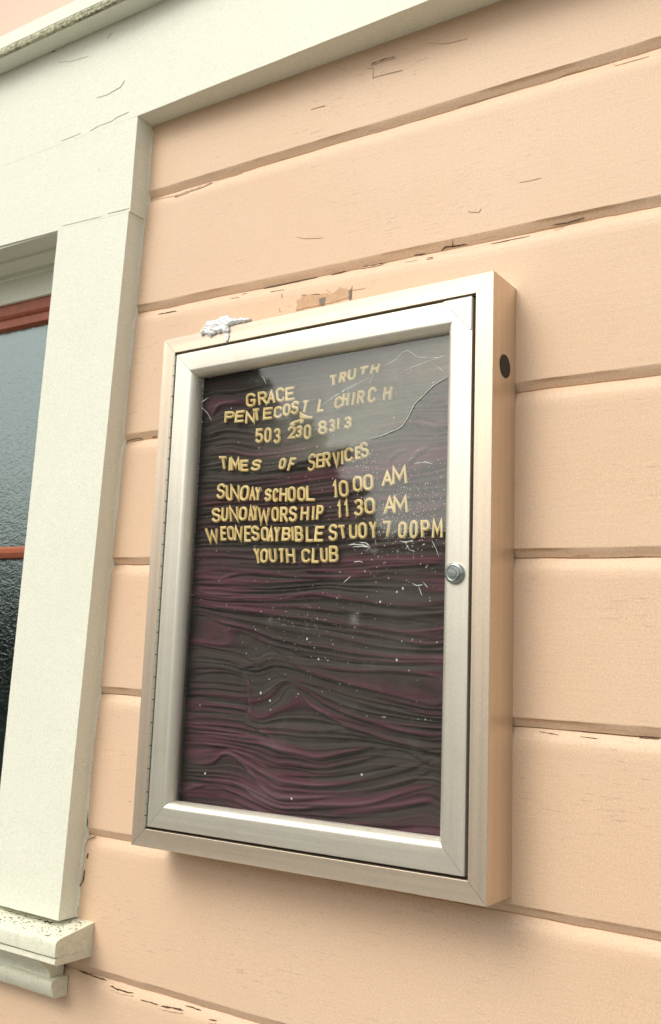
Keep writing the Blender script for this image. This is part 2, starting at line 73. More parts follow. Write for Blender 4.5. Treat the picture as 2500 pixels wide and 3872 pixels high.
def bevel_mesh(o, w, seg=2):
    md = o.modifiers.new('bevel', 'BEVEL'); md.width = w; md.segments = seg; md.limit_method = 'ANGLE'; md.angle_limit = math.radians(30)
def nz(x, y=0.0, z=0.0): return noise.noise(Vector((x, y, z)))
def box(name, x0, x1, y0, y1, z0, z1, mat, parent=None, bev=0, skew=None):
    """skew(x) is a small height offset along the wall: nothing on this old front is quite level"""
    f = skew or (lambda x: 0)
    P = [V(x, y, z + f(x)) for x in (x0, x1) for y in (y0, y1) for z in (z0, z1)]
    o = mesh(name, P, [(0,1,3,2),(4,6,7,5),(0,4,5,1),(2,3,7,6),(0,2,6,4),(1,5,7,3)], mat, parent)
    if bev: bevel_mesh(o, bev)
    return o
# ------------------------------------------------------------------ materials
class NT:
    def __init__(s, name):
        s.m = bpy.data.materials.new(name); s.m.use_nodes = True; s.t = s.m.node_tree; s.t.nodes.clear()
        s.out = s.n('ShaderNodeOutputMaterial'); s.tc = s.n('ShaderNodeTexCoord')
    def n(s, t, **k):
        nd = s.t.nodes.new(t)
        for a, b in k.items(): setattr(nd, a, b)
        return nd
    def l(s, a, b): s.t.links.new(a, b)
    def mapping(s, scale, rot=(0,0,0)):
        mp = s.n('ShaderNodeMapping'); mp.inputs['Scale'].default_value = scale; mp.inputs['Rotation'].default_value = rot
        s.l(s.tc.outputs['Object'], mp.inputs[0]); return mp.outputs[0]
    def noise(s, scale, detail=4, rough=.55, vec=None, dist=0):
        nd = s.n('ShaderNodeTexNoise'); nd.inputs['Scale'].default_value = scale; nd.inputs['Detail'].default_value = detail
        nd.inputs['Roughness'].default_value = rough; nd.inputs['Distortion'].default_value = dist
        s.l(vec if vec is not None else s.tc.outputs['Object'], nd.inputs['Vector']); return nd.outputs['Fac']
    def ramp(s, fac, stops, interp='LINEAR'):
        r = s.n('ShaderNodeValToRGB'); r.color_ramp.interpolation = interp
        e = r.color_ramp.elements
        while len(e) < len(stops): e.new(.5)
        for i, (p, c) in enumerate(stops):
            e[i].position = p; e[i].color = (c, c, c, 1) if not isinstance(c, tuple) else (*c, 1)
        s.l(fac, r.inputs[0]); return r.outputs[0]
    def mix(s, fac, a, b, mode='MIX'):
        m_ = s.n('ShaderNodeMix', data_type='RGBA', blend_type=mode)
        for sock, v in ((m_.inputs[0], fac), (m_.inputs[6], a), (m_.inputs[7], b)):
            if isinstance(v, (int, float)): sock.default_value = v
            elif isinstance(v, tuple): sock.default_value = (*v, 1)
            else: s.l(v, sock)
        return m_.outputs[2]
    def speckle(s, amp=.24):
        nd = s.n('ShaderNodeTexNoise'); nd.inputs['Scale'].default_value = 430; nd.inputs['Detail'].default_value = 3; nd.inputs['Roughness'].default_value = .8
        s.l(s.tc.outputs['Object'], nd.inputs['Vector'])
        g = s.mix(.30, s.ramp(nd.outputs['Fac'], [(0.0, 0.0), (1.0, 1.0)]), nd.outputs['Color'])
        mp = s.n('ShaderNodeMapRange'); mp.data_type = 'FLOAT_VECTOR'
        s.l(g, mp.inputs['Vector'])
        mp.inputs[7].default_value = (.2, .2, .2); mp.inputs[8].default_value = (.8, .8, .8)
        mp.inputs[9].default_value = (1-amp*1.3,)*3; mp.inputs[10].default_value = (1+amp,)*3
        return mp.outputs['Vector']
    def math(s, op, a, b=0.0):
        m_ = s.n('ShaderNodeMath', operation=op)
        for sock, v in ((m_.inputs[0], a), (m_.inputs[1], b)):
            if isinstance(v, (int, float)): sock.default_value = v
            else: s.l(v, sock)
        return m_.outputs[0]
    def bump(s, h, strength, dist, prev=None):
        b = s.n('ShaderNodeBump'); b.inputs['Strength'].default_value = strength; b.inputs['Distance'].default_value = dist
        s.l(h, b.inputs['Height'])
        if prev is not None: s.l(prev, b.inputs['Normal'])
        return b.outputs[0]
    def bsdf(s, col, rough=.5, metal=0, normal=None, **k):
        p = s.n('ShaderNodeBsdfPrincipled')
        if isinstance(col, tuple): p.inputs['Base Color'].default_value = (*col, 1)
        else: s.l(col, p.inputs['Base Color'])
        if isinstance(rough, (int, float)): p.inputs['Roughness'].default_value = rough
        else: s.l(rough, p.inputs['Roughness'])
        p.inputs['Metallic'].default_value = metal
        if normal is not None: s.l(normal, p.inputs['Normal'])
        for a, b in k.items(): p.inputs[a.replace('_', ' ')].default_value = b
        return p.outputs[0]
    def done(s, sh): s.l(sh, s.out.inputs[0]); return s.m
def paint(name, col, col2, vert=False, checks=0.0, grime=0.0, grimecol=(.09,.085,.05), bumpd=.0006, rough=.5):
    """old brushed house paint: brush streaks along the grain, drips and pimples, faint uneven fading"""
    t = NT(name)
    st = t.mapping((60, 60, 2.2) if vert else (2.2, 60, 60))
    g = t.noise(4, 5, .65, st); g2 = t.noise(14, 3, .6, t.mapping((14,14,.8) if vert else (.8, 14, 14)))
    big = t.noise(2.4, 3, .6); mid = t.noise(22, 4, .6); fine = t.noise(1500, 2, .7); lump = t.noise(160, 3, .6)
    c = t.mix(t.ramp(big, [(.35, 0.0), (.65, 1.0)]), col, col2)
    c = t.mix(t.ramp(mid, [(.3, .0), (.75, .14)]), c, tuple(v * .84 for v in col2))
    c = t.mix(t.ramp(g, [(.6, .0), (.85, .14)]), c, tuple(v * .70 for v in col))
    c = t.mix(1.0, c, t.speckle(), 'MULTIPLY')
    if checks:      # weather checks: short hairlines along the grain, in drifts
        ck = t.ramp(t.noise(1, 3, .7, t.mapping((26, 300, 300))), [(.60, 0.0), (.66, 1.0)]); dr = t.ramp(t.noise(5, 3, .6), [(.42, 0.0), (.62, 1.0)])
        c = t.mix(t.math('MULTIPLY', t.math('MULTIPLY', ck, dr), checks), c, tuple(v * .55 for v in col))
    if grime:
        gm = t.math('MULTIPLY', t.ramp(t.noise(70, 6, .7, t.mapping((1, 1, 1) if not vert else (1, 1, .3))), [(.50, 0.0), (.60, 1.0)]), grime)
        c = t.mix(gm, c, grimecol)
    b = t.bump(g, .16, bumpd); b = t.bump(lump, .16, bumpd * 1.4, b); b = t.bump(g2, .26, bumpd * 1.6, b)
    return t.done(t.bsdf(c, rough, 0, b, Specular_IOR_Level=.35))
M = {}
M['siding'] = paint('peach_siding_paint', (.785,.555,.380), (.795,.580,.418), checks=.6)
M['siding_pink'] = paint('pink_siding_paint', (.79,.57,.44), (.80,.60,.48))
M['cream_h'] = paint('cream_trim_paint', (.835,.85,.725), (.85,.865,.75), checks=.16)
M['cream_v'] = paint('cream_trim_paint_upright', (.835,.85,.725), (.85,.865,.75), vert=True)
M['cream_side'] = M['cream_v']
M['cream_dirty'] = paint('weathered_cream_paint', (.76,.765,.625), (.79,.79,.66), grime=.12, bumpd=.0011)
def mildew():
    t = NT('mildewed_cream_paint')
    n1 = t.noise(170, 6, .75, t.mapping((.55, 1, 1))); n2 = t.noise(9, 3, .5)
    f = t.math('MULTIPLY', t.ramp(n1, [(.43, 0.0), (.56, 1.0)]), t.ramp(n2, [(.25, .45), (.6, 1.0)]))
    c = t.mix(f, (.62,.61,.43), (.085,.085,.045))
    return t.done(t.bsdf(c, .7, 0, t.bump(n1, .5, .0012)))
M['mildew'] = mildew()
def flat(name, col, rough=.6, metal=0, nscale=0, **k):
    t = NT(name)
    c = col; b = None
    if nscale:
        n = t.noise(nscale, 4, .6); c = t.mix(t.ramp(n, [(.3, 0.0), (.7, 1.0)]), tuple(v * .78 for v in col), col); b = t.bump(n, .3, .0006)
    return t.done(t.bsdf(c, rough, metal, b, **k))
M['crack'] = flat('bare_wood_in_crack', (.085,.048,.028), .9)
M['trim_crack'] = flat('hairline_in_cream_paint', (.46,.44,.34), .9)
M['hair'] = flat('hairline_in_paint', (.50,.33,.20), .9)
M['bare'] = flat('exposed_old_paint', (.66,.43,.27), .8, nscale=130)
M['greywood'] = flat('weathered_grey_wood', (.26,.22,.18), .9, nscale=260)
M['sheathing'] = flat('dark_sheathing', (.05,.035,.025), .9)
M['gasket'] = flat('black_rubber_gasket', (.012,.008,.008), .6)
M['red'] = flat('rust_red_sash_paint', (.40,.105,.045), .45, nscale=40)
M['white_chip'] = flat('white_vinyl_corner', (.93,.92,.90), .3)
M['plug'] = flat('black_knockout_plug', (.018,.013,.011), .55, nscale=500)
M['tissue'] = flat('white_tissue_paper', (.93,.94,.95), .9)
M['scratch'] = flat('white_scratch', (.62,.66,.62), .7)
M['speck'] = flat('pale_dust_speck', (.55,.57,.50), .8)
def alu(name, vert, col=(.86,.82,.715), metal=.86, rough=.42):
    t = NT(name)
    st = t.mapping((900, 900, 3) if vert else (3, 900, 900)); g = t.noise(1, 3, .6, st)
    bnd = t.noise(1, 2, .5, t.mapping((130, 130, 1.2) if vert else (1.2, 130, 130)))
    c = t.mix(t.ramp(bnd, [(.3, 0.0), (.7, 1.0)]), tuple(v * .90 for v in col), col)
    c = t.mix(t.ramp(t.noise(14, 5, .65), [(.5, 0.0), (.8, .35)]), c, (.62, .55, .44))       # dull film of weathering
    c = t.mix(1.0, c, t.speckle(.12), 'MULTIPLY')
    return t.done(t.bsdf(c, t.ramp(g, [(.2, rough - .05), (.8, rough + .08)]), metal, t.bump(g, .12, .0003)))
M['alu_h'] = alu('champagne_anodised_aluminium', False)
M['alu_v'] = alu('champagne_anodised_aluminium_upright', True)
M['alu_case_h'] = alu('case_aluminium', False, (.80,.68,.54)); M['alu_case_v'] = alu('case_aluminium_upright', True, (.79,.66,.525))
M['steel'] = flat('zinc_plated_lock', (.42,.47,.45), .28, .9, nscale=300)
M['hinge'] = flat('steel_hinge', (.60,.57,.47), .38, .75)
def fabric():
    t = NT('faded_purple_velvet')
    at = t.n('ShaderNodeAttribute', attribute_name='fade'); 
    weave = t.noise(1400, 2, .6); blot = t.noise(16, 4, .6, t.mapping((.5, 1, 1)))
    f = t.math('ADD', t.math('MULTIPLY', at.outputs['Fac'], .8), t.math('MULTIPLY', t.math('SUBTRACT', blot, .5), .35))
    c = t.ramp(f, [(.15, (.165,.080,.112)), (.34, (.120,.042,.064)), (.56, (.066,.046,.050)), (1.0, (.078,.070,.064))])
    c = t.mix(.6, c, t.ramp(weave, [(.3, .6), (.6, 1.0)]), 'MULTIPLY')
    return t.done(t.bsdf(c, .85, 0, t.bump(weave, .3, .0005), Specular_IOR_Level=.2, Sheen_Weight=.40, Sheen_Roughness=.4))
M['fabric'] = fabric()
def letterm():
    t = NT('tan_plastic_letter')
    n = t.noise(60, 3, .6)
    c = t.mix(t.ramp(n, [(.3, 0.0), (.7, 1.0)]), (.87,.635,.275), (.94,.735,.38))
    return t.done(t.bsdf(c, .5, 0, None, Specular_IOR_Level=.4))
M['letter'] = letterm()
def glass(name, ior, tint, rough, bumpf=None, dust_glare=False, refl=1.0):
    t = NT(name)
    tr = t.n('ShaderNodeBsdfTransparent'); tr.inputs[0].default_value = (*tint, 1)
    gl = t.n('ShaderNodeBsdfGlossy'); gl.inputs['Roughness'].default_value = rough; gl.inputs[0].default_value = (*(refl if isinstance(refl, tuple) else (refl,)*3), 1)
    fr = t.n('ShaderNodeFresnel'); ge = t.n('ShaderNodeNewGeometry')
    t.l(t.math('ADD', ior, t.math('MULTIPLY', ge.outputs['Backfacing'], 1/ior - ior)), fr.inputs['IOR'])      # same reflectance from inside and out
    if bumpf:
        b = bumpf(t); t.l(b, gl.inputs['Normal']); t.l(b, fr.inputs['Normal'])
    ms = t.n('ShaderNodeMixShader'); t.l(fr.outputs[0], ms.inputs[0]); t.l(tr.outputs[0], ms.inputs[1]); t.l(gl.outputs[0], ms.inputs[2])
    o = ms.outputs[0]
    if dust_glare:
        at = t.n('ShaderNodeAttribute', attribute_name='dust_glare')
        df = t.n('ShaderNodeBsdfDiffuse'); df.inputs[0].default_value = (.53,.545,.46, 1)  # pale tone of both the dirt film and the painted sky reflection
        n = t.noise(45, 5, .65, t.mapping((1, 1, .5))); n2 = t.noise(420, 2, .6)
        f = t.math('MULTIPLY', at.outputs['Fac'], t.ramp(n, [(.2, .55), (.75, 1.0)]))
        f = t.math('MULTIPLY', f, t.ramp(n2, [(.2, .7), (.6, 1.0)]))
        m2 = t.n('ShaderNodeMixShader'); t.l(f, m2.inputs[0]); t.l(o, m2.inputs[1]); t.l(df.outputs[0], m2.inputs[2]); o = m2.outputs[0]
    return t.done(o)
M['plexi'] = glass('scuffed_acrylic', 1.85, (.93,.95,.92), .03, dust_glare=True)
def ripple(t):
    a = t.noise(75, 2, .5, t.mapping((1.0, 1, 1.6), (0, .5, 0)), 1.2); return t.bump(a, .27, .0028)
M['obscure'] = glass('rippled_obscure_glass', 3.0, (.42,.52,.53), .18, ripple, refl=(.88, 1.0, .98))
M['dark_in'] = flat('dark_interior', (.02,.027,.027), .9)
# ------------------------------------------------------------------ pavement, road, far trees (what the panes mirror)
def slab(name, x0, x1, y0, y1, z, mat):
    o = mesh(name, [(x0,y0,z),(x1,y0,z),(x1,y1,z),(x0,y1,z)], [(0,1,2,3)], mat); return tag(o, kind='structure')
M['concrete'] = flat('pavement_concrete', (.27,.255,.23), .9, nscale=6)
M['asphalt'] = flat('asphalt', (.055,.054,.052), .9, nscale=8)
M['earth'] = flat('grass_verge', (.06,.075,.03), .95, nscale=3)
slab('ground', -250, 250, -250, 250, -.16, M['earth'])
slab('road', -250, 250, -12.5, -4.2, -.15, M['asphalt'])
pv = box('pavement', -60, 60, -4.2, .3, -.20 - Z0, -Z0, M['concrete']); tag(pv, kind='structure')
def leafmat():
    t = NT('dark_leaves'); n = t.noise(1.2, 3, .6)
    return t.done(t.bsdf(t.mix(t.ramp(n, [(.35, 0.0), (.65, 1.0)]), (.025,.045,.018), (.06,.085,.03)), .7))
M['leaf'] = leafmat(); M['bark'] = flat('bark', (.06,.045,.03), .9, nscale=5)
LV, LF = [], []
def leaf(c, s):
    n = len(LV); a = rng.normal(size=3); a /= np.linalg.norm(a); b = np.cross(a, rng.normal(size=3)); b /= np.linalg.norm(b)
    for u, v in ((-1,-.5),(1,-.5),(1,.5),(-1,.5)): LV.append(c + a * u * s + b * v * s)
    LF.append((n, n+1, n+2, n+3))
def crown(cx, cy, zc, rx, rz, n, s=.16):
    lumps = [(rng.normal(size=3) * [rx*.45, rx*.45, rz*.45] + [cx, cy, zc], rng.uniform(.35, .6)) for _ in range(12)]
    for _ in range(n):
        c, k = lumps[rng.integers(12)]; d = rng.normal(size=3); d /= np.linalg.norm(d)
        leaf(c + d * np.array([rx, rx, rz]) * k * rng.uniform(.5, 1) , s * rng.uniform(.6, 1.3))
for az, dist, top, rx in ((40.5, 14, 7.2, 1.15), (35.5, 14.5, 5.2, 1.0), (46, 15, 3.3, 1.5), (27, 17, 4.2, 2.2), (19, 17, 3.6, 2.2), (10, 18, 3.8, 2.4), (0, 18, 4.2, 2.4), (54, 17, 3.4, 2.3), (61, 19, 3.6, 2.6), (69, 21, 4.0, 3.0)):
    a = math.radians(az); cx, cy = 1.17 - math.sin(a) * dist, 1.26 - math.cos(a) * dist
    crown(cx, cy, top * .62, rx, top * .42, 2600, .17)
    n = len(LV)
    for zz, r in ((-.16, .22), (top * .5, .12)):
        for k in range(6): LV.append(np.array([cx + r * math.cos(k*1.047), cy + r * math.sin(k*1.047), zz]))
    for k in range(6): LF.append((n+k, n+(k+1)%6, n+6+(k+1)%6, n+6+k))
for k in range(7000):        # unseen hedge, added to close off the bright sky under the crowns
    a = math.radians(rng.uniform(-25, 82)); d = rng.uniform(21, 22.5); leaf(np.array([1.17-math.sin(a)*d, 1.26-math.cos(a)*d, rng.uniform(-.1, 2.5)]), .2*rng.uniform(.7, 1.3))
me = bpy.data.meshes.new('street_trees'); me.from_pydata([tuple(map(float, v)) for v in LV], [], LF)
tr = link('street_trees', me, M['leaf']); tag(tr, 'dark trees across the street mirrored in the panes, with an added unseen hedge', 'trees', kind='stuff')
# ------------------------------------------------------------------ siding wall
wall = empty('siding_wall', (0, 0, 0), 'peach painted wooden board wall with peeling paint behind the notice case', 'wall')
wall['kind'] = 'thing'
TH = .024
def facet(d):          # depth of the surface at height d above a joint
    if 0 <= d < .0125: return .008 * (1 - d / .0125)
    if -.018 < d < 0: return .008 * ((1 + d / .018) ** 1.3)
    return 0.0
def ysurf(x, z):
    for a, b in GR:
        y = facet(z - (a + b * x))
        if y: return y
    return 0.0
def board(i, x0, x1, zt=None, zb=None, mat=None, seg=.011):
    a, b = GR[i]; c, d = GR[i+1]
    n = max(2, int((x1 - x0) / seg)); rows = []
    tops = [-.0003, -.0012, -.004, -.009, -.014, -.019, -.03]
    bots = [.03, .0140, .0128, .0122, .0118, .0065, .0030, .0010, .0003]
    for k in range(n + 1):
        x = x0 + (x1 - x0) * k / n; gt = a + b*x; gb = c + d*x; P = []; gp = .0008*max(0, nz(x*16, i*7.7, 11)+.25)
        j1 = nz(x*9, i*3.1)*.0016 + nz(x*45, i*3.1+9)*.0007; j2 = nz(x*9, i*3.1+3.1)*.0016 + nz(x*45, i*3.1+12.1)*.0007
        op = max(0, nz(x*7, i*5.3, 4))*.0022
        P.append((x, TH, gt - .0003)); 
        for t_ in tops:
            P.append((x, facet(t_) - .0006*max(0, nz(x*30, i+t_*99, 2)) , gt - (gp if t_ > -.003 else 0) + t_ + j1*(1 if t_ > -.02 else .3) - op*.4))
        nm = 5
        zt_, zb_ = gt + tops[-1], gb + bots[0]
        for q in range(1, nm):
            P.append((x, nz(x*3.1, q*.7, i)*.0009, zt_ + (zb_ - zt_)*q/nm))
        for t_ in bots:
            P.append((x, facet(t_) + (.0007*nz(x*26, i+t_*120, 7) if t_ < .011 else 0), gb + t_ + j2*(1.2 if t_ < .012 else .4) + op*.3))
        P.append((x, TH, gb + .0003))
        rows.append(P)
    m_ = len(rows[0]); vs = [V(*p) for r in rows for p in r]; fs = []
    for k in range(n):
        for q in range(m_ - 1): fs.append((k*m_+q, (k+1)*m_+q, (k+1)*m_+q+1, k*m_+q+1))
        fs.append((k*m_+m_-1, (k+1)*m_+m_-1, (k+1)*m_, k*m_))
    fs.append(tuple(range(m_))); fs.append(tuple(n*m_ + q for q in range(m_)))
    return mesh('siding_board', vs, fs, mat or M['siding'], wall, smooth=True)
boards = {}
for i in range(len(GR) - 1):
    pink = i < 2
    if i < 2 or i >= 9: boards[i] = board(i, -2.2, 2.4, mat=M['siding_pink'] if pink else None)
    else:
        boards[i] = board(i, -.25, 2.4); o = board(i, -2.2, -1.19, seg=.03)
        o['label'] = 'peach siding board left of the window'
for i, t_ in enumerate(('','','','topmost peach siding board under the cream head board',)):
    if t_: boards[i if i else 0]['label'] = t_
box('wall_sheathing', -2.2, -1.15, TH+.002, TH+.03, -1.3, 2.1, M['sheathing'], wall)
box('wall_sheathing', -.33, 2.4, TH+.002, TH+.03, -1.3, 2.1, M['sheathing'], wall)
box('wall_sheathing', -1.15, -.33, TH+.002, TH+.03, -1.3, -.22, M['sheathing'], wall)
def bidx(x, z):
    for i in range(len(GR) - 1):
        if GR[i+1][0] + GR[i+1][1]*x <= z: return i
    return len(GR) - 2
def ribbon(pts, w, yf, name, mat, parent, off=.0007, seed=0, thick=.0006):
    """a ragged tapering sliver lying just proud of the surface"""
    P = []
    for (a, b) in zip(pts[:-1], pts[1:]):
        L_ = math.hypot(b[0]-a[0], b[1]-a[1]); n = max(2, int(L_/.003))
        for k in range(n): P.append((a[0]+(b[0]-a[0])*k/n, a[1]+(b[1]-a[1])*k/n))
    P.append(pts[-1]); N = len(P); vs = []; fs = []
    for k, (x, z) in enumerate(P):
        a, b = P[max(0, k-1)], P[min(N-1, k+1)]; dx, dz = b[0]-a[0], b[1]-a[1]; L_ = math.hypot(dx, dz) or 1
        nx_, nz_ = -dz/L_, dx/L_; s = k/(N-1); tp = min(1, 5*s+.25, 5*(1-s)+.25)
        wob = nz(x*160, z*160, seed)*w*.7; hw = w*.5*tp*(.75+.9*nz(x*230, z*230, seed+5)+.25)
        hw = max(w*.12, hw)
        for sg in (1, -1):
            X, Z = x + nx_*(wob+sg*hw), z + nz_*(wob+sg*hw); vs.append(V(X, yf(X, Z)-off, Z))
        vs.append(V(x+nx_*wob, yf(x, z)+thick*2, z+nz_*wob))
    for k in range(N-1):
        i = k*3; j = i+3
        fs += [(i, j, j+1, i+1), (i, i+2, j+2, j), (i+1, j+1, j+2, i+2)]
    return mesh(name, vs, fs, mat, parent)
for q, (wd, pts) in enumerate(CRACKS):
    mxm = sum(p[0] for p in pts)/len(pts); mz = sum(p[1] for p in pts)/len(pts)
    bo = boards.get(bidx(mxm, mz), wall)
    ribbon(pts, wd*(.0006 if wd > 2.1 else .0005), ysurf, 'paint_crack', M['crack'] if wd > 1.7 else M['hair'], bo, seed=q)
    if wd >= 2 and q % 2 == 0:      # lifted lip of paint beside the crack
        ribbon([(x, z - wd*.0009) for x, z in pts], wd*.0006, ysurf, 'lifted_paint', M['siding'], bo, off=.0016, seed=q+40)
# peeled patch above the case
px_ = [p for p in PATCH]; cx_ = sum(p[0] for p in px_)/len(px_); cz_ = sum(p[1] for p in px_)/len(px_)
def ragged(P, k=5, amp=.0011, seed=0):
    o = []
    for a, b in zip(P, P[1:]+P[:1]):
        for j in range(k):
            x, z = a[0]+(b[0]-a[0])*j/k, a[1]+(b[1]-a[1])*j/k
            o.append((x+nz(x*300, z*300, seed)*amp*1.5, z+nz(x*300, z*300, seed+3)*amp*1.5))
    return o
def plate(name, P, y, th, mat, parent):
    n = len(P); vs = [V(x, y, z) for x, z in P] + [V(x, y+th, z) for x, z in P]
    fs = [tuple(range(n)), tuple(range(2*n-1, n-1, -1))] + [(k, (k+1) % n, n+(k+1) % n, n+k) for k in range(n)]
    return mesh(name, vs, fs, mat, parent)
pb = boards[bidx(cx_, cz_)]
plate('peeled_patch', ragged(px_), -.0013, .0016, M['bare'], pb)['label'] = 'peeled patch of exposed older paint above the notice case'
for sp in SPOTS: plate('bare_wood_spot', ragged(sp, 4, .0006, 5), -.0020, .0010, M['greywood'], pb)
# ------------------------------------------------------------------ window with cream casing
win = empty('window', (-.75, 0, 0), 'rust red sash window with rippled glass in cream casing at left', 'window')
win['kind'] = 'thing'
def skew(k, x_ref): return lambda x: k*(x - x_ref)
def plank_quad(name, bl, br, tr_, tl, yf, yb, mat, parent, nx=60, nzn=8, bev=.0022, wav=.0007, seed=0, yfr=None, yfn=None):
    """board given by its four front corners (x,z); the face undulates slightly and edges are eased"""
    vs = []; fs = []
    yfr = yf if yfr is None else yfr
    us = [0, .0] ; 
    U = sorted(set([0, 1] + [bev*.35/max(.01, abs(br[0]-bl[0])), 1-bev*.35/max(.01, abs(br[0]-bl[0]))] + [q*bev/max(.01, abs(br[0]-bl[0])) for q in (1, 2.2)] + [1-q*bev/max(.01, abs(br[0]-bl[0])) for q in (1, 2.2)] + [k/nx for k in range(1, nx)]))
    hz__ = max(.01, abs(tl[1]-bl[1])); Wd = [0, bev*.35/hz__, bev/hz__, bev*2.2/hz__]; Wd = Wd + [k/nzn for k in range(1, nzn)] + [1-v for v in reversed(Wd)]
    lx = abs(br[0]-bl[0]); lz = abs(tl[1]-bl[1])
    for u in U:
        for v in Wd:
            x = (bl[0]*(1-u)+br[0]*u)*(1-v)+(tl[0]*(1-u)+tr_[0]*u)*v; z = (bl[1]*(1-u)+br[1]*u)*(1-v)+(tl[1]*(1-u)+tr_[1]*u)*v
            e = min(u*lx, (1-u)*lx, v*lz, (1-v)*lz); d = 0 if e >= bev else bev*(1-math.sqrt(max(0, 1-(1-e/bev)**2)))
            yy = yfn(x) if yfn else yf*(1-u)+yfr*u
            ed = 0
            if e < bev*.5: ed = nz(x*60, z*60, seed+8)*(.0008 if name == 'side_casing' else .0004)
            vs.append((x+ed*.6, yy+d+nz(x*7, z*7, seed)*wav+nz(x*30, z*30, seed)*wav*.25, z+ed))
    nv = len(Wd); nu = len(U); n0 = len(vs)
    for i in range(nu-1):
        for j in range(nv-1): fs.append((i*nv+j, (i+1)*nv+j, (i+1)*nv+j+1, i*nv+j+1))
    rim = [i*nv for i in range(nu)] + [(nu-1)*nv+j for j in range(1, nv)] + [i*nv+nv-1 for i in range(nu-2, -1, -1)] + [j for j in range(nv-2, 0, -1)]
    for r in rim: vs.append((vs[r][0], yb, vs[r][2]))
    for k in range(len(rim)): fs.append((rim[k], rim[(k+1) % len(rim)], n0+(k+1) % len(rim), n0+k))
    fs.append(tuple(range(n0+len(rim)-1, n0-1, -1)))
    o = mesh(name, [V(*p) for p in vs], fs, mat, parent, smooth=True)
    o.data.polygons.foreach_set('use_smooth', [True]*len(o.data.polygons))
    md = o.modifiers.new('split', 'EDGE_SPLIT'); md.split_angle = math.radians(50)
    return o
K = -.013
# head board, long, running on to the right over the siding
def hz_(x, z): return z + K*(x+.14)
o = plank_quad('head_board', (-1.6, hz_(-1.6, 1.2965)), (2.4, hz_(2.4, 1.2965)), (2.4, hz_(2.4, 1.56)), (-1.6, hz_(-1.6, 1.56)), -.04, .02, M['cream_h'], win, nx=340, nzn=12, yfn=lambda x: -.0402 - .024*max(0, x+.16), seed=1, wav=.0004, bev=.00035)
o['label'] = 'long cream head board running right above the siding'
o = plank_quad('lintel_board', (-1.30, 1.1500), (-.1415, 1.1065), (-.1395, 1.2964), (-1.30, 1.3115), -.0402, .02, M['cream_h'], win, nx=110, nzn=8, seed=1, wav=.0004, bev=.00020)
# side casing: leans a little
def cx(z): return -.1405 + (z-1.2965)*.0345 if z > .9 else -.1542 + (z-.9)*.0335
o = plank_quad('side_casing', (-.375, -.1480), (-.1895, -.1500), (-.1450, 1.1064), (-.3398, 1.1140), -.0402, .02, M['cream_v'], win, nx=14, nzn=130, seed=1, wav=.0004, bev=.00040)
o['label'] = 'tall cream side casing between window and siding'
plank_quad('side_casing', (-1.30, -.146), (-1.115, -.147), (-1.085, 1.139), (-1.27, 1.146), -.040, .02, M['cream_v'], win, nx=10, nzn=60, seed=4)['label'] = 'cream side casing at the far side of the window'
for q, (wd, pts) in enumerate(JOINT_CRACKS):
    ribbon([(x-.0012, z) for x, z in pts], wd*.0008, lambda x, z: -.001, 'paint_crack', M['crack'], win, off=.0006, seed=q+90)
for q, (wd, pts) in enumerate(TRIM_CRACKS):
    ribbon(pts, wd*.00036, lambda x, z: -.0402, 'paint_crack', M['trim_crack'] if wd < 2.5 else M['crack'], win, off=.0008, seed=q+150)
# caulk bead between casing and siding
vs = []; fs = []; N = 150
for k in range(N+1):
    z = -.150 + k*(1.285+.150)/N; xr = (-.1895 + (z+.15)*(.0450/1.256)) if z < 1.106 else -.1445 + (z-1.106)*.024
    ww = .0032 + .0022*nz(z*14, 1.5) + .0012*nz(z*60, 2.5)
    ys = ysurf(xr+.004, z)
    vs += [V(xr-.001, ys-.0045-.002*nz(z*25, 4), z), V(xr+ww*.55, ys-.0022, z), V(xr+ww, ys+.0003, z)]
for k in range(N):
    i = k*3; fs += [(i, i+1, i+4, i+3), (i+1, i+2, i+5, i+4)]
mesh('caulk_bead', vs, fs, M['cream_v'], win, smooth=True)
# drip cap above the head board
CAPZ = lambda x: K*(x+.3)
def sweep(name, prof, x0, x1, zf, mat, parent, n=2, smooth=False, wob=0, mats=None):
    vs = []; fs = []; m_ = len(prof)
    for k in range(n+1):
        x = x0+(x1-x0)*k/n
        for j, (y, z) in enumerate(prof): vs.append(V(x, y + wob*nz(x*18, j*1.7), z + zf(x) + wob*nz(x*15, j*2.3, 4)))
    for k in range(n):
        for j in range(m_): fs.append((k*m_+j, (k+1)*m_+j, (k+1)*m_+(j+1) % m_, k*m_+(j+1) % m_))
    fs += [tuple(range(m_)), tuple(n*m_+q for q in range(m_))]
    o = mesh(name, vs, fs, mat, parent, smooth=smooth)
    if smooth: md = o.modifiers.new('split', 'EDGE_SPLIT'); md.split_angle = math.radians(50)
    return o
z_ = 1.5225
sweep('drip_cap', [(0.0, z_+.075), (-.074, z_+.0535), (-.0765, z_+.0525), (-.0790, z_+.0205), (-.062, z_+.0195), (0.0, z_+.0195)], -1.7, 2.4, CAPZ, M['cream_h'], win, 160, True, .0006)
sweep('drip_moulding', [(-.0, z_+.0192), (-.0785, z_+.0192), (-.0815, z_+.016), (-.0830, z_+.010), (-.0815, z_+.005), (-.0840, z_+.0035), (-.0835, z_+.0005), (-.078, z_-.0002), (-.0, z_-.0002)], -1.7, 2.4, CAPZ, M['mildew'], win, 260, True, .0007)
sweep('cap_soffit', [(-.041, z_-.0004), (-.0775, z_-.0004), (-.0775, z_-.0020), (-.041, z_-.0030)], -1.7, 2.4, CAPZ, M['cream_h'], win, 60)
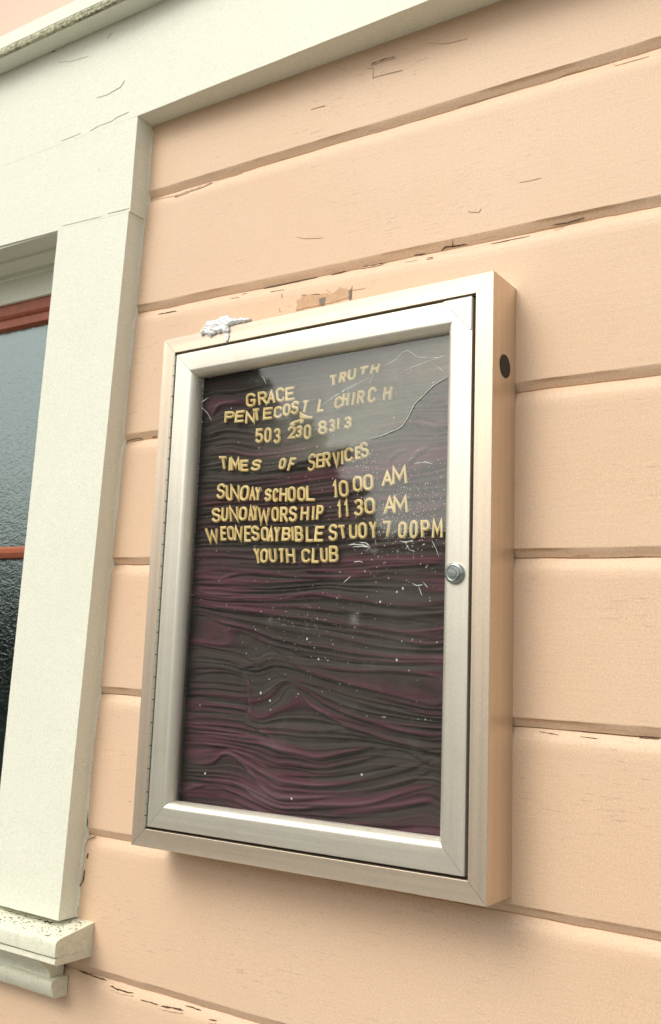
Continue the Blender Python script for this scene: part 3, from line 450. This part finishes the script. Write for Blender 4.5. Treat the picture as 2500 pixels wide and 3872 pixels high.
# opening: soffits, stop, head face, sash
ox0, ox1 = -1.09, -.338
S2 = lambda x: -.022*(x+.34)
sweep('head_soffit', [(-.037, 1.112), (.012, 1.1125), (.012, 1.125), (-.037, 1.125)], ox0-.02, ox1+.1, lambda x: S2(x)+.0002, M['cream_h'], win, 20)
sweep('head_stop', [(.0122, 1.1110), (.0124, 1.1075), (.016, 1.1070), (.060, 1.1085), (.060, 1.120), (.0122, 1.120)], ox0-.02, ox1+.1, S2, M['cream_h'], win, 20)
sweep('head_frame', [(.0602, 1.1080), (.0604, 1.0995), (.068, 1.0985), (.068, 1.046), (.10, 1.046), (.10, 1.118), (.0602, 1.118)], ox0-.02, ox1+.1, S2, M['cream_h'], win, 20)
for x0, x1, nm in ((ox1+.012, ox1+.10, 'jamb'), (ox0-.10, ox0-.005, 'jamb')):
    box(nm, x0, x1, .0205, .10, -.15, 1.11, M['cream_v'], win)
sash = sweep('sash', [(.076, 1.0462), (.076, 1.022), (.079, 1.017), (.084, 1.0145), (.084, .997), (.096, .9935), (.115, .9935), (.115, 1.0462)], ox0-.02, ox1+.06, S2, M['red'], win, 8, False)
sash['label'] = 'rust red top rail of the sash'
rz0 = -.12
for x0, x1 in ((ox1-.0, ox1+.06), (ox0-.02, ox0+.045)):
    box('sash_stile', x0, x1, .0765, .115, rz0, 1.045, M['red'], win, .002)
box('sash_bottom_rail', ox0+.045, ox1, .0765, .115, rz0-.02, rz0+.07, M['red'], win, .002)
mun = sweep('muntin', [(.080, .5085), (.077, .5055), (.077, .4975), (.083, .4885), (.110, .4885), (.110, .5120), (.086, .5120)], ox0+.03, ox1+.02, lambda x: -.016*(x+.45), M['red'], win, 4)
mun['label'] = 'rust red glazing bar between the two panes'
for z0_, z1_ in ((.512, .999), (rz0+.06, .4885)):
    box('pane', ox0+.03, ox1+.02, .098, .102, z0_, z1_, M['obscure'], win, 0, lambda x: -.016*(x+.45))
box('room_interior', -1.15, -.25, .40, .42, -.3, 1.2, M['dark_in'], win)
box('room_interior', -1.17, -1.15, .12, .42, -.3, 1.2, M['dark_in'], win); box('room_interior', -.25, -.23, .12, .42, -.3, 1.2, M['dark_in'], win)
box('room_interior', -1.17, -.23, .12, .42, 1.12, 1.14, M['dark_in'], win); box('room_interior', -1.17, -.23, .12, .42, -.3, -.28, M['dark_in'], win)
# sill and apron
def endsweep(name, prof, x0, x1, mat, n=60, wob=.0005, k=-.004, rad=0):
    return sweep(name, prof, x0, x1, lambda x: k*(x-x1), mat, win, n, True, wob)
SX = -.1455
o = endsweep('sill', [(.06, -.1400), (0, -.1520), (-.072, -.1655), (-.0795, -.1685), (-.0815, -.1735), (-.0815, -.1925), (-.077, -.1935), (.06, -.1935)], -1.32, SX, M['cream_dirty'], 130)
o['label'] = 'weathered cream sill with a cracked top'
endsweep('sill_lip', [(.02, -.1942), (-.074, -.1942), (-.0785, -.196), (-.0800, -.2035), (-.0765, -.2065), (.02, -.2060)], -1.32, SX-.001, M['cream_dirty'], 130)
endsweep('apron_moulding', [(-.001, -.2068), (-.066, -.2068), (-.058, -.2120), (-.046, -.2230), (-.034, -.2330), (-.029, -.2440), (-.030, -.2465), (-.001, -.2465)], -1.31, -.211, M['cream_dirty'], 130)
endsweep('apron_moulding', [(-.001, -.2468), (-.029, -.2468), (-.0365, -.2500), (-.0375, -.2560), (-.034, -.2640), (-.030, -.2740), (-.026, -.2775), (-.001, -.2775)], -1.31, -.1985, M['cream_dirty'], 130)
for w_, pts in ((.0016, [(-.33, -.1535), (-.29, -.1545), (-.25, -.155), (-.21, -.1548), (-.19, -.153)]), (.0028, [(-.225, -.155), (-.21, -.1552), (-.20, -.1545)])):
    ribbon(pts, w_, lambda x, z: -.0405, 'sill_crack', M['crack'], win, off=.0005, seed=3)
vs = []; rngl = random.Random(3); fs = []
for k in range(200):       # soot specks settled on the sill
    x = rngl.uniform(-.36, SX-.004); y = -rngl.uniform(.001, .074); z = -.152 - .0135*(-y)/.072 + .0004 + (-.004)*(x-SX)
    if x < -.19 and y > -.041: continue
    a = rngl.uniform(0, 3.1); l = rngl.uniform(.0008, .0028); s_ = rngl.uniform(.0003, .0008); n = len(vs)
    for u, v in ((-1,-1),(1,-1),(1,1),(-1,1)): vs.append(V(x+u*l*math.cos(a)-v*s_*math.sin(a), y+u*l*math.sin(a)+v*s_*math.cos(a), z - .19*(-(u*l*math.sin(a)+v*s_*math.cos(a)))))
    vs.append(V(x, y, z+.0006)); fs += [(n, n+1, n+4), (n+1, n+2, n+4), (n+2, n+3, n+4), (n+3, n, n+4)]
tag(mesh('sill_soot', vs, fs, M['crack'], win), kind='stuff')
# ------------------------------------------------------------------ notice case
Wc, Hc, D = .61, .8252, .0737
case = empty('notice_case', (0, 0, Z0), 'champagne aluminium notice case with tan letters on purple velvet on the peach wall', 'notice case')
def mitred(name, prof, mats, parent, gap=.0003, sub='', cut=None, smooth=False, x0=0, z0=0, x1=Wc, z1=Hc):
    """four mitred lengths of one extrusion; prof is (u inwards from the outer edge, y)"""
    out_ = []
    for side in range(4):
        vs = []; N = 12
        for k in range(N+1):
            s = k/N
            for u, y in prof:
                if side == 0: a, b = (x0+u+gap, z0+u), (x1-u-gap, z0+u)
                elif side == 1: a, b = (x1-u, z0+u+gap), (x1-u, z1-u-gap)
                elif side == 2: a, b = (x1-u-gap, z1-u), (x0+u+gap, z1-u)
                else: a, b = (x0+u, z1-u-gap), (x0+u, z0+u+gap)
                vs.append(V(a[0]+(b[0]-a[0])*s, y, a[1]+(b[1]-a[1])*s))
        m_ = len(prof); fs = [tuple(range(m_)), tuple(N*m_+q for q in range(m_))]
        for k in range(N): fs += [(k*m_+j, (k+1)*m_+j, (k+1)*m_+(j+1) % m_, k*m_+(j+1) % m_) for j in range(m_)]
        o = mesh(name[side % 2], vs, fs, mats[side % 2], parent, smooth=smooth)
        if smooth: md = o.modifiers.new('split', 'EDGE_SPLIT'); md.split_angle = math.radians(35)
        o['label'] = ('lower', 'right hand', 'upper', 'left hand')[side] + ' ' + sub
        out_.append(o)
    return out_
AL = (M['alu_h'], M['alu_v'])
mitred(('case_rail', 'case_stile'), [(.0004, .0005), (.0, .0), (.0, -D+.0006), (.0006, -D), (.0105, -D+.0003), (.0262, -D+.0003), (.0268, -D+.0009), (.0268, -.058), (.0245, -.058), (.0245, -.0715), (.0015, -.0715), (.0015, .0005)], (M['alu_case_h'], M['alu_case_v']), case, sub='outer length of the aluminium case frame')
pr = [(.0312, -.058), (.0312, -D+.0006), (.0318, -D), (.0605, -D)]
for k in range(1, 13):
    a = k/12*math.pi/2; pr.append((.0605+.0120*math.sin(a), -D+.0185*(1-math.cos(a))))
pr += [(.0725, -.0530), (.0690, -.0530), (.0690, -.0560), (.0400, -.0580)]
door = mitred(('door_rail', 'door_stile'), pr, AL, case, sub='mitred length of the hinged door frame', smooth=True)
mitred(('gasket', 'gasket'), [(.0235, -.0575), (.0235, -.0635), (.0405, -.0635), (.0405, -.0575)], (M['gasket'],)*2, case, gap=0, sub='black rubber gasket in the gap round the door')
mitred(('case_lining', 'case_lining'), [(.0415, -.0575), (.0455, -.0575), (.0455, -.006), (.0415, -.006)], (M['gasket'],)*2, case, gap=0, sub='dark lining inside the case')
box('case_back', .0018, Wc-.0018, -.0050, -.0005, .0018, Hc-.0018, M['gasket'], case)
# hinge
hx, hr = .0262, .0028
hinge = bpy.data.objects.new('hinge', None); COL.objects.link(hinge); hinge.parent = case; hinge.matrix_parent_inverse = case.matrix_world.inverted()
kn = 43; pitch = (.7935-.0295)/kn
me = bpy.data.meshes.new('knuckle'); bm = bmesh.new()
bmesh.ops.create_cone(bm, cap_ends=False, segments=14, radius1=hr, radius2=hr, depth=pitch-.0010)
bm.to_mesh(me); bm.free(); me.polygons.foreach_set('use_smooth', [len(p.vertices) == 4 for p in me.polygons]); me.materials.append(M['hinge'])
for k in range(kn):
    o = bpy.data.objects.new('knuckle', me); COL.objects.link(o); o.parent = hinge; o.matrix_parent_inverse = hinge.matrix_world.inverted()
    o.location = V(hx, -.0722, .0295+(k+.5+(.012 if k % 2 else -.012))*pitch) + Vector((rng.normal()*.00006, 0, 0))
mesh('hinge_pin', [V(hx+.0020*math.cos(a), -.0722+.0020*math.sin(a), z) for z in (.0290, .7940) for a in [k*math.pi/4 for k in range(8)]], [(k, (k+1) % 8, 8+(k+1) % 8, 8+k) for k in range(8)], M['gasket'], hinge)
# lock
def lathe(name, prof, c, mat, parent, seg=32):
    vs = []; fs = []; m_ = len(prof)
    for k in range(seg):
        a = 2*math.pi*k/seg
        for r, h in prof: vs.append(V(c[0]+r*math.cos(a), c[1]-h, c[2]+r*math.sin(a)))
    for k in range(seg):
        for j in range(m_-1): fs.append((k*m_+j, ((k+1) % seg)*m_+j, ((k+1) % seg)*m_+j+1, k*m_+j+1))
    o = mesh(name, vs, fs, mat, parent, smooth=True); md = o.modifiers.new('split', 'EDGE_SPLIT'); md.split_angle = math.radians(40); return o
lk = (.5590, -D, .4130)
lock = lathe('lock', [(.0142, 0), (.0142, .0030), (.0128, .0050), (.0108, .0058), (.0100, .0050), (.0094, .0049), (.0089, .0060), (.0001, .0062)], lk, M['steel'], case)
lock['label'] = 'round steel cam lock on the right door stile'
box('keyhole', lk[0]-.0012, lk[0]+.0012, -D-.0066, -D-.005, lk[2]-.002, lk[2]+.0062, M['gasket'], lock)
box('keyhole', lk[0]-.0020, lk[0]+.0012, -D-.0068, -D-.005, lk[2]-.0012, lk[2]+.0018, M['gasket'], lock)
lathe('lock_core', [(.0055, .0062), (.0052, .0070), (.0001, .0071)], lk, M['steel'], lock)
# side plug
vs = [V(Wc+.0011, -.0357+.0160*math.cos(a), .7005+.0160*math.sin(a)) for a in [k*math.pi/16 for k in range(32)]]
vs += [V(Wc+.0002, -.0357+.0166*math.cos(a), .7005+.0166*math.sin(a)) for a in [k*math.pi/16 for k in range(32)]]
mesh('side_plug', vs, [tuple(range(32))]+[(k, (k+1) % 32, 32+(k+1) % 32, 32+k) for k in range(32)], M['plug'], case)['label'] = 'black round plug in the side of the case'
# white corner piece
P = [(.5335, .7935), (.5350, .7945), (.5770, .7945), (.5778, .7938), (.5778, .7480), (.5765, .7470)]
plate('sticker_edge', [(.5322,.7942),(.5345,.7950),(.5775,.7950),(.5783,.7942),(.5783,.7470),(.5768,.7458)], -D-.0004, .0003, M['crack'], case)
plate('corner_sticker', P, -D-.0010, .0007, M['white_chip'], case)['label'] = 'white triangular sticker on the upper right corner of the door'
# pane
gx0, gx1, gz0, gz1 = .0705, Wc-.0705, .0705, Hc-.0705
NX, NZ = 190, 280; vs = []; fs = []; du = []
pts_r = REFLECTION_EDGE  # lower edge of the sky reflection painted into the pane
def segd(x, z, P):
    best = 9; sd = 1
    for a, b in zip(P[:-1], P[1:]):
        dx, dz = b[0]-a[0], b[1]-a[1]; t_ = max(0, min(1, ((x-a[0])*dx+(z-a[1])*dz)/(dx*dx+dz*dz)))
        d = math.hypot(x-a[0]-dx*t_, z-a[1]-dz*t_)
        if d < best: best = d; sd = 1 if (dx*(z-a[1])-dz*(x-a[0])) < 0 else -1
    return best, sd
def sstep(a, b, x):
    t_ = max(0, min(1, (x-a)/(b-a))); return t_*t_*(3-2*t_)
def blot(x, z, cx_, cz_, rx, rz): return math.exp(-((x-cx_)/rx)**2-((z-cz_)/rz)**2)
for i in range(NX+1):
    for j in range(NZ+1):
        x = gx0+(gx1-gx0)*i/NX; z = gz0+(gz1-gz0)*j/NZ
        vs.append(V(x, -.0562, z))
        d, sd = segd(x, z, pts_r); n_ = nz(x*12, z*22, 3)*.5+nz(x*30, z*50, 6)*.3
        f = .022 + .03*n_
        if sd > 0 and z > .50: f += .37*(1-sstep(.03, .27, d))*sstep(.52, .62, z)  # sky reflection painted in as a pale haze at the upper right
        elif z > .56: f += .13*(1-sstep(.0, .10, d))  # the painted reflection trails off past its edge
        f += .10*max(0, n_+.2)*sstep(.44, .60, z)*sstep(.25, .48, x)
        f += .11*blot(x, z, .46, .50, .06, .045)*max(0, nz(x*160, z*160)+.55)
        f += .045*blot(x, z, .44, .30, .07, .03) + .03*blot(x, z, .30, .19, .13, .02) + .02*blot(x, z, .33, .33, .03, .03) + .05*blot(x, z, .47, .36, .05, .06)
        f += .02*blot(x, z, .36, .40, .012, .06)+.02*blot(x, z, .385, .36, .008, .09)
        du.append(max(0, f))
m_ = NZ+1
for i in range(NX):
    for j in range(NZ): fs.append((i*m_+j, (i+1)*m_+j, (i+1)*m_+j+1, i*m_+j+1))
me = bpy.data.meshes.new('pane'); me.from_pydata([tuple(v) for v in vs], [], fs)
at = me.attributes.new('dust_glare', 'FLOAT', 'POINT'); at.data.foreach_set('value', du)
pane = link('pane', me, M['plexi'], case); pane['label'] = 'scuffed dusty clear acrylic pane of the door with painted sky reflection'
vs = []; fs = []; rl = random.Random(11)
def disc(x, z, r, y=-.0564):
    n = len(vs); k_ = 6
    for k in range(k_): vs.append(V(x+r*math.cos(k*2*math.pi/k_), y, z+r*math.sin(k*2*math.pi/k_)*rl.uniform(.8, 1.5)))
    vs.append(V(x, y-.0004, z)); fs.extend([(n+k, n+(k+1) % k_, n+k_) for k in range(k_)])
for k in range(520):
    x = rl.gauss(.47, .035); z = rl.gauss(.50, .034)
    if gx0+.003 < x < gx1-.003: disc(x, z, rl.uniform(.00025, .00085))
for k in range(90): disc(rl.gauss(.40, .012), rl.gauss(.575, .02), rl.uniform(.0004, .0009))
for k in range(420):
    x = rl.uniform(gx0+.003, gx1-.003); z = min(gz1-.004, max(.22, rl.gauss(.50, .17)))
    if x < .2 and rl.random() < .6: continue
    disc(x, z, rl.choice((.0003, .0004, .0005, .0006, .0009)))
for k in range(150):
    x = rl.gauss(.30, .05); z = rl.gauss(.34, .035)
    disc(x, z, rl.choice((.0003, .0004, .0006)))
for x, z in SPECKS: disc(x, z, .0016)
tag(mesh('dust_specks', vs, fs, M['speck'], pane), kind='stuff')
for q, (wd, pts) in enumerate(SCRATCHES):
    ribbon(pts, wd*.0006, lambda x, z: -.0563, 'scratch', M['scratch'], pane, off=.0002, thick=.00002, seed=q)
ribbon(REFLECTION_EDGE, .0011, lambda x, z: -.0563, 'acrylic_crack', M['gasket'], pane, off=.0002, thick=.00002, seed=5)
ribbon([(a-.0012, b+.0010) for a, b in REFLECTION_EDGE], .0009, lambda x, z: -.0563, 'acrylic_crack', M['scratch'], pane, off=.00015, thick=.00002, seed=8)
# velvet covered board
bx0, bx1, bz0, bz1 = .046, Wc-.046, .048, Hc-.048
NX, NZ = 380, 620
X, Z = np.meshgrid(np.linspace(bx0, bx1, NX+1), np.linspace(bz0, bz1, NZ+1), indexing='ij')
def vnoise(X, Z, sx, sz, seed):
    r = np.random.default_rng(seed); g = r.normal(size=(64, 256))
    u = (X*sx) % 62; v = (Z*sz) % 254; iu = u.astype(int); iv = v.astype(int); fu = u-iu; fv = v-iv
    fu = fu*fu*(3-2*fu); fv = fv*fv*(3-2*fv)
    return (g[iu, iv]*(1-fu)+g[iu+1, iv]*fu)*(1-fv)+(g[iu, iv+1]*(1-fu)+g[iu+1, iv+1]*fu)*fv
# wrinkles run along the folds: interpolate a height offset that is constant along each fold line
fp, fv = [], []
for h_, w__, pts in FOLDS:
    zm = sum(p[1] for p in pts)/len(pts)
    for a, c in zip(pts[:-1], pts[1:]):
        n = max(1, int(math.hypot(c[0]-a[0], c[1]-a[1])/.012))
        for k in range(n): fp.append((a[0]+(c[0]-a[0])*k/n, a[1]+(c[1]-a[1])*k/n)); fv.append(zm-fp[-1][1])
fp = np.array(fp); fv = np.array(fv)
cxs = np.linspace(bx0, bx1, 77); czs = np.linspace(bz0, bz1, 125); CX, CZ = np.meshgrid(cxs, czs, indexing='ij'); sw = np.full(CX.shape, 1e2); sv = np.zeros(CX.shape)
for (px__, pz__), v_ in zip(fp, fv):
    w2 = 1/(((CX-px__)*.55)**2+(CZ-pz__)**2+6e-5)**1.5; sw += w2; sv += w2*v_
df = sv/sw
def bil(A, X, Z):
    u = (X-bx0)/(bx1-bx0)*76; v = (Z-bz0)/(bz1-bz0)*124; iu = np.clip(u.astype(int), 0, 75); iv = np.clip(v.astype(int), 0, 123); fu = u-iu; fv_ = v-iv
    return (A[iu, iv]*(1-fu)+A[iu+1, iv]*fu)*(1-fv_)+(A[iu, iv+1]*(1-fu)+A[iu+1, iv+1]*fu)*fv_
for _ in range(3): df[1:-1, 1:-1] = (df[1:-1, 1:-1]*2+df[2:, 1:-1]+df[:-2, 1:-1]+df[1:-1, 2:]+df[1:-1, :-2])/6
Zw = Z + bil(df, X, Z) + vnoise(X, Z, 9, 14, 1)*.0022 + vnoise(X, Z, 24, 40, 2)*.0009
rg1 = 1-np.abs(vnoise(X, Zw, 3.5, 140, 4))*1.6; rg2 = 1-np.abs(vnoise(X, Zw, 6, 230, 5))*1.6
Hh = .00042*np.sin(Zw*2*np.pi/.0076+vnoise(X, Z, 5, 12, 7)*1.8)*np.clip((Z-.36)/.05+np.clip((.22-X)/.05, 0, 1), .5, 1)
Hh += .0024*np.clip(rg1, -.6, 1) + .0010*np.clip(rg2, -.6, 1) + .0009*vnoise(X, Zw, 5, 34, 6) + .00012*vnoise(X, Z, 60, 250, 8)
fine_h = .5*np.clip(rg1, -.6, 1)+.3*np.clip(rg2, -.6, 1)
Hf = np.zeros_like(Hh)
for h, w_, pts in FOLDS:
    P = [Vector((p[0], p[1])) for p in pts]; dense = []
    for i in range(len(P)-1):
        p0 = P[max(0, i-1)]; p1 = P[i]; p2 = P[i+1]; p3 = P[min(len(P)-1, i+2)]
        for k in range(6):
            t_ = k/6; dense.append(.5*((2*p1)+(p2-p0)*t_+(2*p0-5*p1+4*p2-p3)*t_*t_+(3*p1-p0-3*p2+p3)*t_**3))
    dense.append(P[-1]); n = len(dense); wm = w_*.00062
    xs = np.array([p.x for p in dense]); zs = np.array([p.y for p in dense])
    i0 = max(0, int((xs.min()-.012-bx0)/(bx1-bx0)*NX)); i1 = min(NX, int((xs.max()+.012-bx0)/(bx1-bx0)*NX)+1)
    j0 = max(0, int((zs.min()-.02-bz0)/(bz1-bz0)*NZ)); j1 = min(NZ, int((zs.max()+.02-bz0)/(bz1-bz0)*NZ)+1)
    if i1 <= i0 or j1 <= j0: continue
    xx = X[i0:i1, j0:j1]; zz = Z[i0:i1, j0:j1]; bd = np.full(xx.shape, 9.0); sg = np.zeros(xx.shape); tp = np.zeros(xx.shape)
    for k in range(n-1):
        ax, az = xs[k], zs[k]; dx, dz = xs[k+1]-ax, zs[k+1]-az; q = np.clip(((xx-ax)*dx+(zz-az)*dz)/(dx*dx+dz*dz+1e-12), 0, 1)
        ex, ez = xx-ax-dx*q, zz-az-dz*q; d = np.hypot(ex, ez); mk = d < bd; bd = np.where(mk, d, bd)
        sg = np.where(mk, np.sign(ez), sg); tp = np.where(mk, (k+q)/(n-1), tp)
    taper = np.clip(np.minimum(tp*6, (1-tp)*6), .0, 1)**.8
    up_ = np.exp(-(bd/(wm*1.9))**1.6); dn = np.exp(-(bd/(wm*.75))**2)      # soft shoulder above, steep side below
    Hf[i0:i1, j0:j1] += h*.00085*taper*np.where(sg > 0, up_, dn)
    Hf[i0:i1, j0:j1] -= h*.00035*taper*np.where(sg < 0, np.exp(-((bd-wm*1.5)/(wm*.9))**2), 0)
Hf *= 1.0; Hh += Hf
edge = np.minimum(np.minimum(X-bx0, bx1-X), np.minimum(Z-bz0, bz1-Z)); Hh *= np.clip(edge/.03, .25, 1)
YF = -.040
co = np.stack([X, YF-Hh, Z+Z0], -1).reshape(-1, 3)
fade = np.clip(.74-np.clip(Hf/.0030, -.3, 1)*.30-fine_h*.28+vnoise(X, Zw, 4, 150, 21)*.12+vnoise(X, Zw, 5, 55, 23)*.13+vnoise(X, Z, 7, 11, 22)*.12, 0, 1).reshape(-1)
m_ = NZ+1; I, J = np.meshgrid(np.arange(NX), np.arange(NZ), indexing='ij'); b_ = (I*m_+J).reshape(-1)
quads = np.stack([b_, b_+m_, b_+m_+1, b_+1], -1)
me = bpy.data.meshes.new('velvet_board'); me.vertices.add(len(co)); me.vertices.foreach_set('co', co.astype(np.float32).ravel())
me.loops.add(quads.size); me.loops.foreach_set('vertex_index', quads.astype(np.int32).ravel())
me.polygons.add(len(quads)); me.polygons.foreach_set('loop_start', np.arange(0, quads.size, 4, dtype=np.int32)); me.polygons.foreach_set('loop_total', np.full(len(quads), 4, dtype=np.int32))
me.update(calc_edges=True); me.polygons.foreach_set('use_smooth', np.ones(len(quads), bool))
a_ = me.attributes.new('fade', 'FLOAT', 'POINT'); a_.data.foreach_set('value', fade.astype(np.float32))
velvet = link('velvet_board', me, M['fabric'], case); velvet['label'] = 'wrinkled faded purple velvet backing behind the pane'
def hsurf(x, z):
    i = min(NX, max(0, int(round((x-bx0)/(bx1-bx0)*NX)))); j = min(NZ, max(0, int(round((z-bz0)/(bz1-bz0)*NZ)))); return YF-Hh[i, j]
# letters: rounded strokes, unit cell 0..1 x 0..1
def arc(cx_, cy_, rx, ry, a0, a1, n=7): return [(cx_+rx*math.cos(math.radians(a0+(a1-a0)*k/n)), cy_+ry*math.sin(math.radians(a0+(a1-a0)*k/n))) for k in range(n+1)]
r_ = .32
def oval(): return [(0,.28),(0,.72)]+arc(.5,.74,.5,.26,180,0)+[(1,.28)]+arc(.5,.26,.5,.26,0,-180)
G_ = {
 'A': [[(0,0),(.5,1),(1,0)],[(.2,.34),(.8,.34)]], 'B': [[(0,0),(0,1),(.6,1)]+arc(.62,.76,.33,.24,90,-90,6)+[(0,.52)],[(.6,.52)]+arc(.62,.26,.38,.26,90,-90,6)+[(0,0)]],
 'C': [arc(.5,.74,.5,.26,15,180)+arc(.5,.26,.5,.26,180,345)], 'D': [[(0,0),(0,1),(.5,1)]+arc(.5,.7,.5,.3,90,0,5)+arc(.5,.3,.5,.3,0,-90,5)+[(0,0)]],
 'E': [[(1,1),(0,1),(0,0),(1,0)],[(0,.52),(.85,.52)]], 'F': [[(1,1),(0,1),(0,0)],[(0,.52),(.85,.52)]],
 'G': [arc(.5,.74,.5,.26,15,180)+arc(.5,.26,.5,.26,180,360)+[(1,.46),(.58,.46)]], 'H': [[(0,0),(0,1)],[(1,0),(1,1)],[(0,.52),(1,.52)]],
 'I': [[(.5,0),(.5,1)]], 'L': [[(0,1),(0,0),(1,0)]], 'M': [[(0,0),(.06,1),(.5,.25),(.94,1),(1,0)]], 'N': [[(0,0),(0,1),(1,0),(1,1)]],
 'O': [oval()], 'P': [[(0,0),(0,1),(.6,1)]+arc(.62,.74,.38,.26,90,-90,6)+[(0,.48)]],
 'R': [[(0,0),(0,1),(.6,1)]+arc(.62,.74,.38,.26,90,-90,6)+[(0,.48)],[(.5,.48),(1,0)]],
 'S': [arc(.5,.76,.48,.24,20,270,9)+arc(.5,.26,.5,.26,90,-160,9)], 'T': [[(0,1),(1,1)],[(.5,1),(.5,0)]], 'U': [[(0,1),(0,.28)]+arc(.5,.26,.5,.26,180,360)+[(1,1)]],
 'V': [[(0,1),(.5,0),(1,1)]], 'W': [[(0,1),(.22,0),(.5,.8),(.78,0),(1,1)]], 'Y': [[(0,1),(.5,.5),(1,1)],[(.5,.5),(.5,0)]],
 '1': [[(0,.78),(.7,1),(.7,0)]], '2': [arc(.5,.73,.5,.27,170,-30,8)+[(0,0),(1,0)]], '3': [arc(.5,.76,.46,.24,150,-90,8),arc(.5,.26,.5,.26,90,-150,8)],
 '5': [[(.92,1),(.1,1),(.05,.55)]+arc(.48,.31,.52,.31,110,-150,9)], '7': [[(0,1),(1,1),(.4,0)]], '8': [arc(.5,.76,.43,.24,0,360,12),arc(.5,.26,.5,.26,0,360,12)],
 '0': [oval()], '(': [arc(1.2,.5,.9,.6,130,230,8)]}
def make_letter(ch, bl, br, tl, idx):
    A_ = Vector(bl); U = Vector(br)-A_; W_ = Vector(tl)-A_; rad = .00222
    hgt = W_.length; wid = U.length
    su = rad/max(wid, .003)*.9; sv = rad/hgt
    ctr = A_+U*.5+W_*.5
    yb = min(hsurf(ctr.x+a, ctr.y+b) for a in (-.006, 0, .006) for b in (-.009, 0, .009))-.0012-.0008*(idx % 3)
    tilt = Vector((rng.normal()*.05, rng.normal()*.08))
    vs = []; fs = []
    sec = [(-1.0, 0), (-1.0, .0016), (-.75, .0026), (0, .0031), (.75, .0026), (1.0, .0016), (1.0, 0)]
    for st in G_[ch]:
        P = [A_+U*(su+(1-2*su)*u)+W_*(sv+(1-2*sv)*v) for u, v in st]
        closed = (P[0]-P[-1]).length < 1e-5
        if closed: P = P[:-1]
        n = len(P); base = len(vs)
        for k, p in enumerate(P):
            a = P[k-1] if (k or closed) else p; b = P[(k+1) % n] if (k < n-1 or closed) else p
            d1 = (p-a).normalized() if (p-a).length > 1e-7 else (b-p).normalized(); d2 = (b-p).normalized() if (b-p).length > 1e-7 else d1
            t_ = (d1+d2); t_ = t_.normalized() if t_.length > .2 else d2
            c_ = max(.45, d1.dot(t_)); q = p
            if not closed and k == 0: q = p-d2*rad*.6
            if not closed and k == n-1: q = p+d1*rad*.6
            nrm = Vector((-t_.y, t_.x))
            for o_, h in sec:
                r2 = q+nrm*o_*rad/c_; yy = yb-h+(r2-ctr).dot(tilt)
                vs.append(V(r2.x, yy, r2.y))
        m2 = len(sec)
        for k in range(n if closed else n-1):
            k2 = (k+1) % n
            for j in range(m2): fs.append((base+k*m2+j, base+k2*m2+j, base+k2*m2+(j+1) % m2, base+k*m2+(j+1) % m2))
        if not closed: fs += [tuple(base+j for j in range(m2)), tuple(base+(n-1)*m2+j for j in range(m2))]
    o = mesh('letter', vs, fs, M['letter'], velvet, smooth=True)
    md = o.modifiers.new('split', 'EDGE_SPLIT'); md.split_angle = math.radians(55)
for idx, (ch, bl, br, tl) in enumerate(LETTERS): make_letter(ch, bl, br, tl, idx)
# ------------------------------------------------------------------ crumpled tissue caught on the top edge of the case
OUT = [(.0821,.8235),(.0850,.8300),(.0900,.8330),(.0960,.8400),(.1060,.8410),(.1175,.8405),(.1270,.8440),(.1400,.8440),(.1480,.8390),(.1550,.8345),(.1700,.8345),(.1885,.8300),(.1890,.8270),(.1700,.8262),(.1560,.8262),(.1450,.8240),(.1440,.8120),(.1432,.8010),(.1395,.7975),(.1365,.8020),(.1345,.8100),(.1310,.8160),(.1200,.8165),(.1100,.8150),(.1040,.8120),(.1000,.8150),(.0960,.8185),(.0900,.8195),(.0860,.8180)]
def in_poly(x, z, P):
    c = False
    for (ax, az), (bx_, bz_) in zip(P, P[1:]+P[:1]):
        if (az > z) != (bz_ > z) and x < (bx_-ax)*(z-az)/(bz_-az)+ax: c = not c
    return c
st_ = .0009; nx_t, nz_t = int(.112/st_), int(.050/st_); idx_ = {}; vs = []; fs = []
for i in range(nx_t):
    for j in range(nz_t):
        x, z = .080+i*st_, .796+j*st_
        xj, zj = x+nz(x*190, z*190, 2)*.0022, z+nz(x*190, z*190, 6)*.0022
        if not in_poly(xj, zj, OUT): continue
        d = segd(xj, zj, OUT+OUT[:1])[0]
        rg = (1-abs(nz(x*75, z*95, 1))*2.4)*.5+(1-abs(nz(x*170+3, z*210, 4))*2.4)*.3+.35*nz(x*330, z*330, 8)
        fr_ = -.0748-min(1, (d/.005))**.6*(.0036+.0024*rg if z > .815 else .0012+.0012*rg)
        bk = -.0741 if z < .8256 else -.0741+.018*min(1, (d/.007))**.6
        idx_[i, j] = len(vs); vs += [V(x, fr_, z), V(x, max(bk, fr_+.0004), z)]
for i in range(nx_t-1):
    for j in range(nz_t-1):
        q = [(i, j), (i+1, j), (i+1, j+1), (i, j+1)]
        if all(p in idx_ for p in q):
            a = [idx_[p] for p in q]; fs += [tuple(a), tuple(v+1 for v in reversed(a))]
cnt = {}
for f in fs:
    if f[0] % 2 == 0:
        for k in range(4):
            e = (f[k], f[(k+1) % 4]); cnt[e] = 1
for (a, c_) in list(cnt):
    if (c_, a) not in cnt: fs.append((a, a+1, c_+1, c_))
me = bpy.data.meshes.new('tissue'); me.from_pydata([tuple(v) for v in vs], [], fs)
tis = link('tissue', me, M['tissue']); tag(tis, 'crumpled white tissue caught on the top edge of the case', 'tissue')
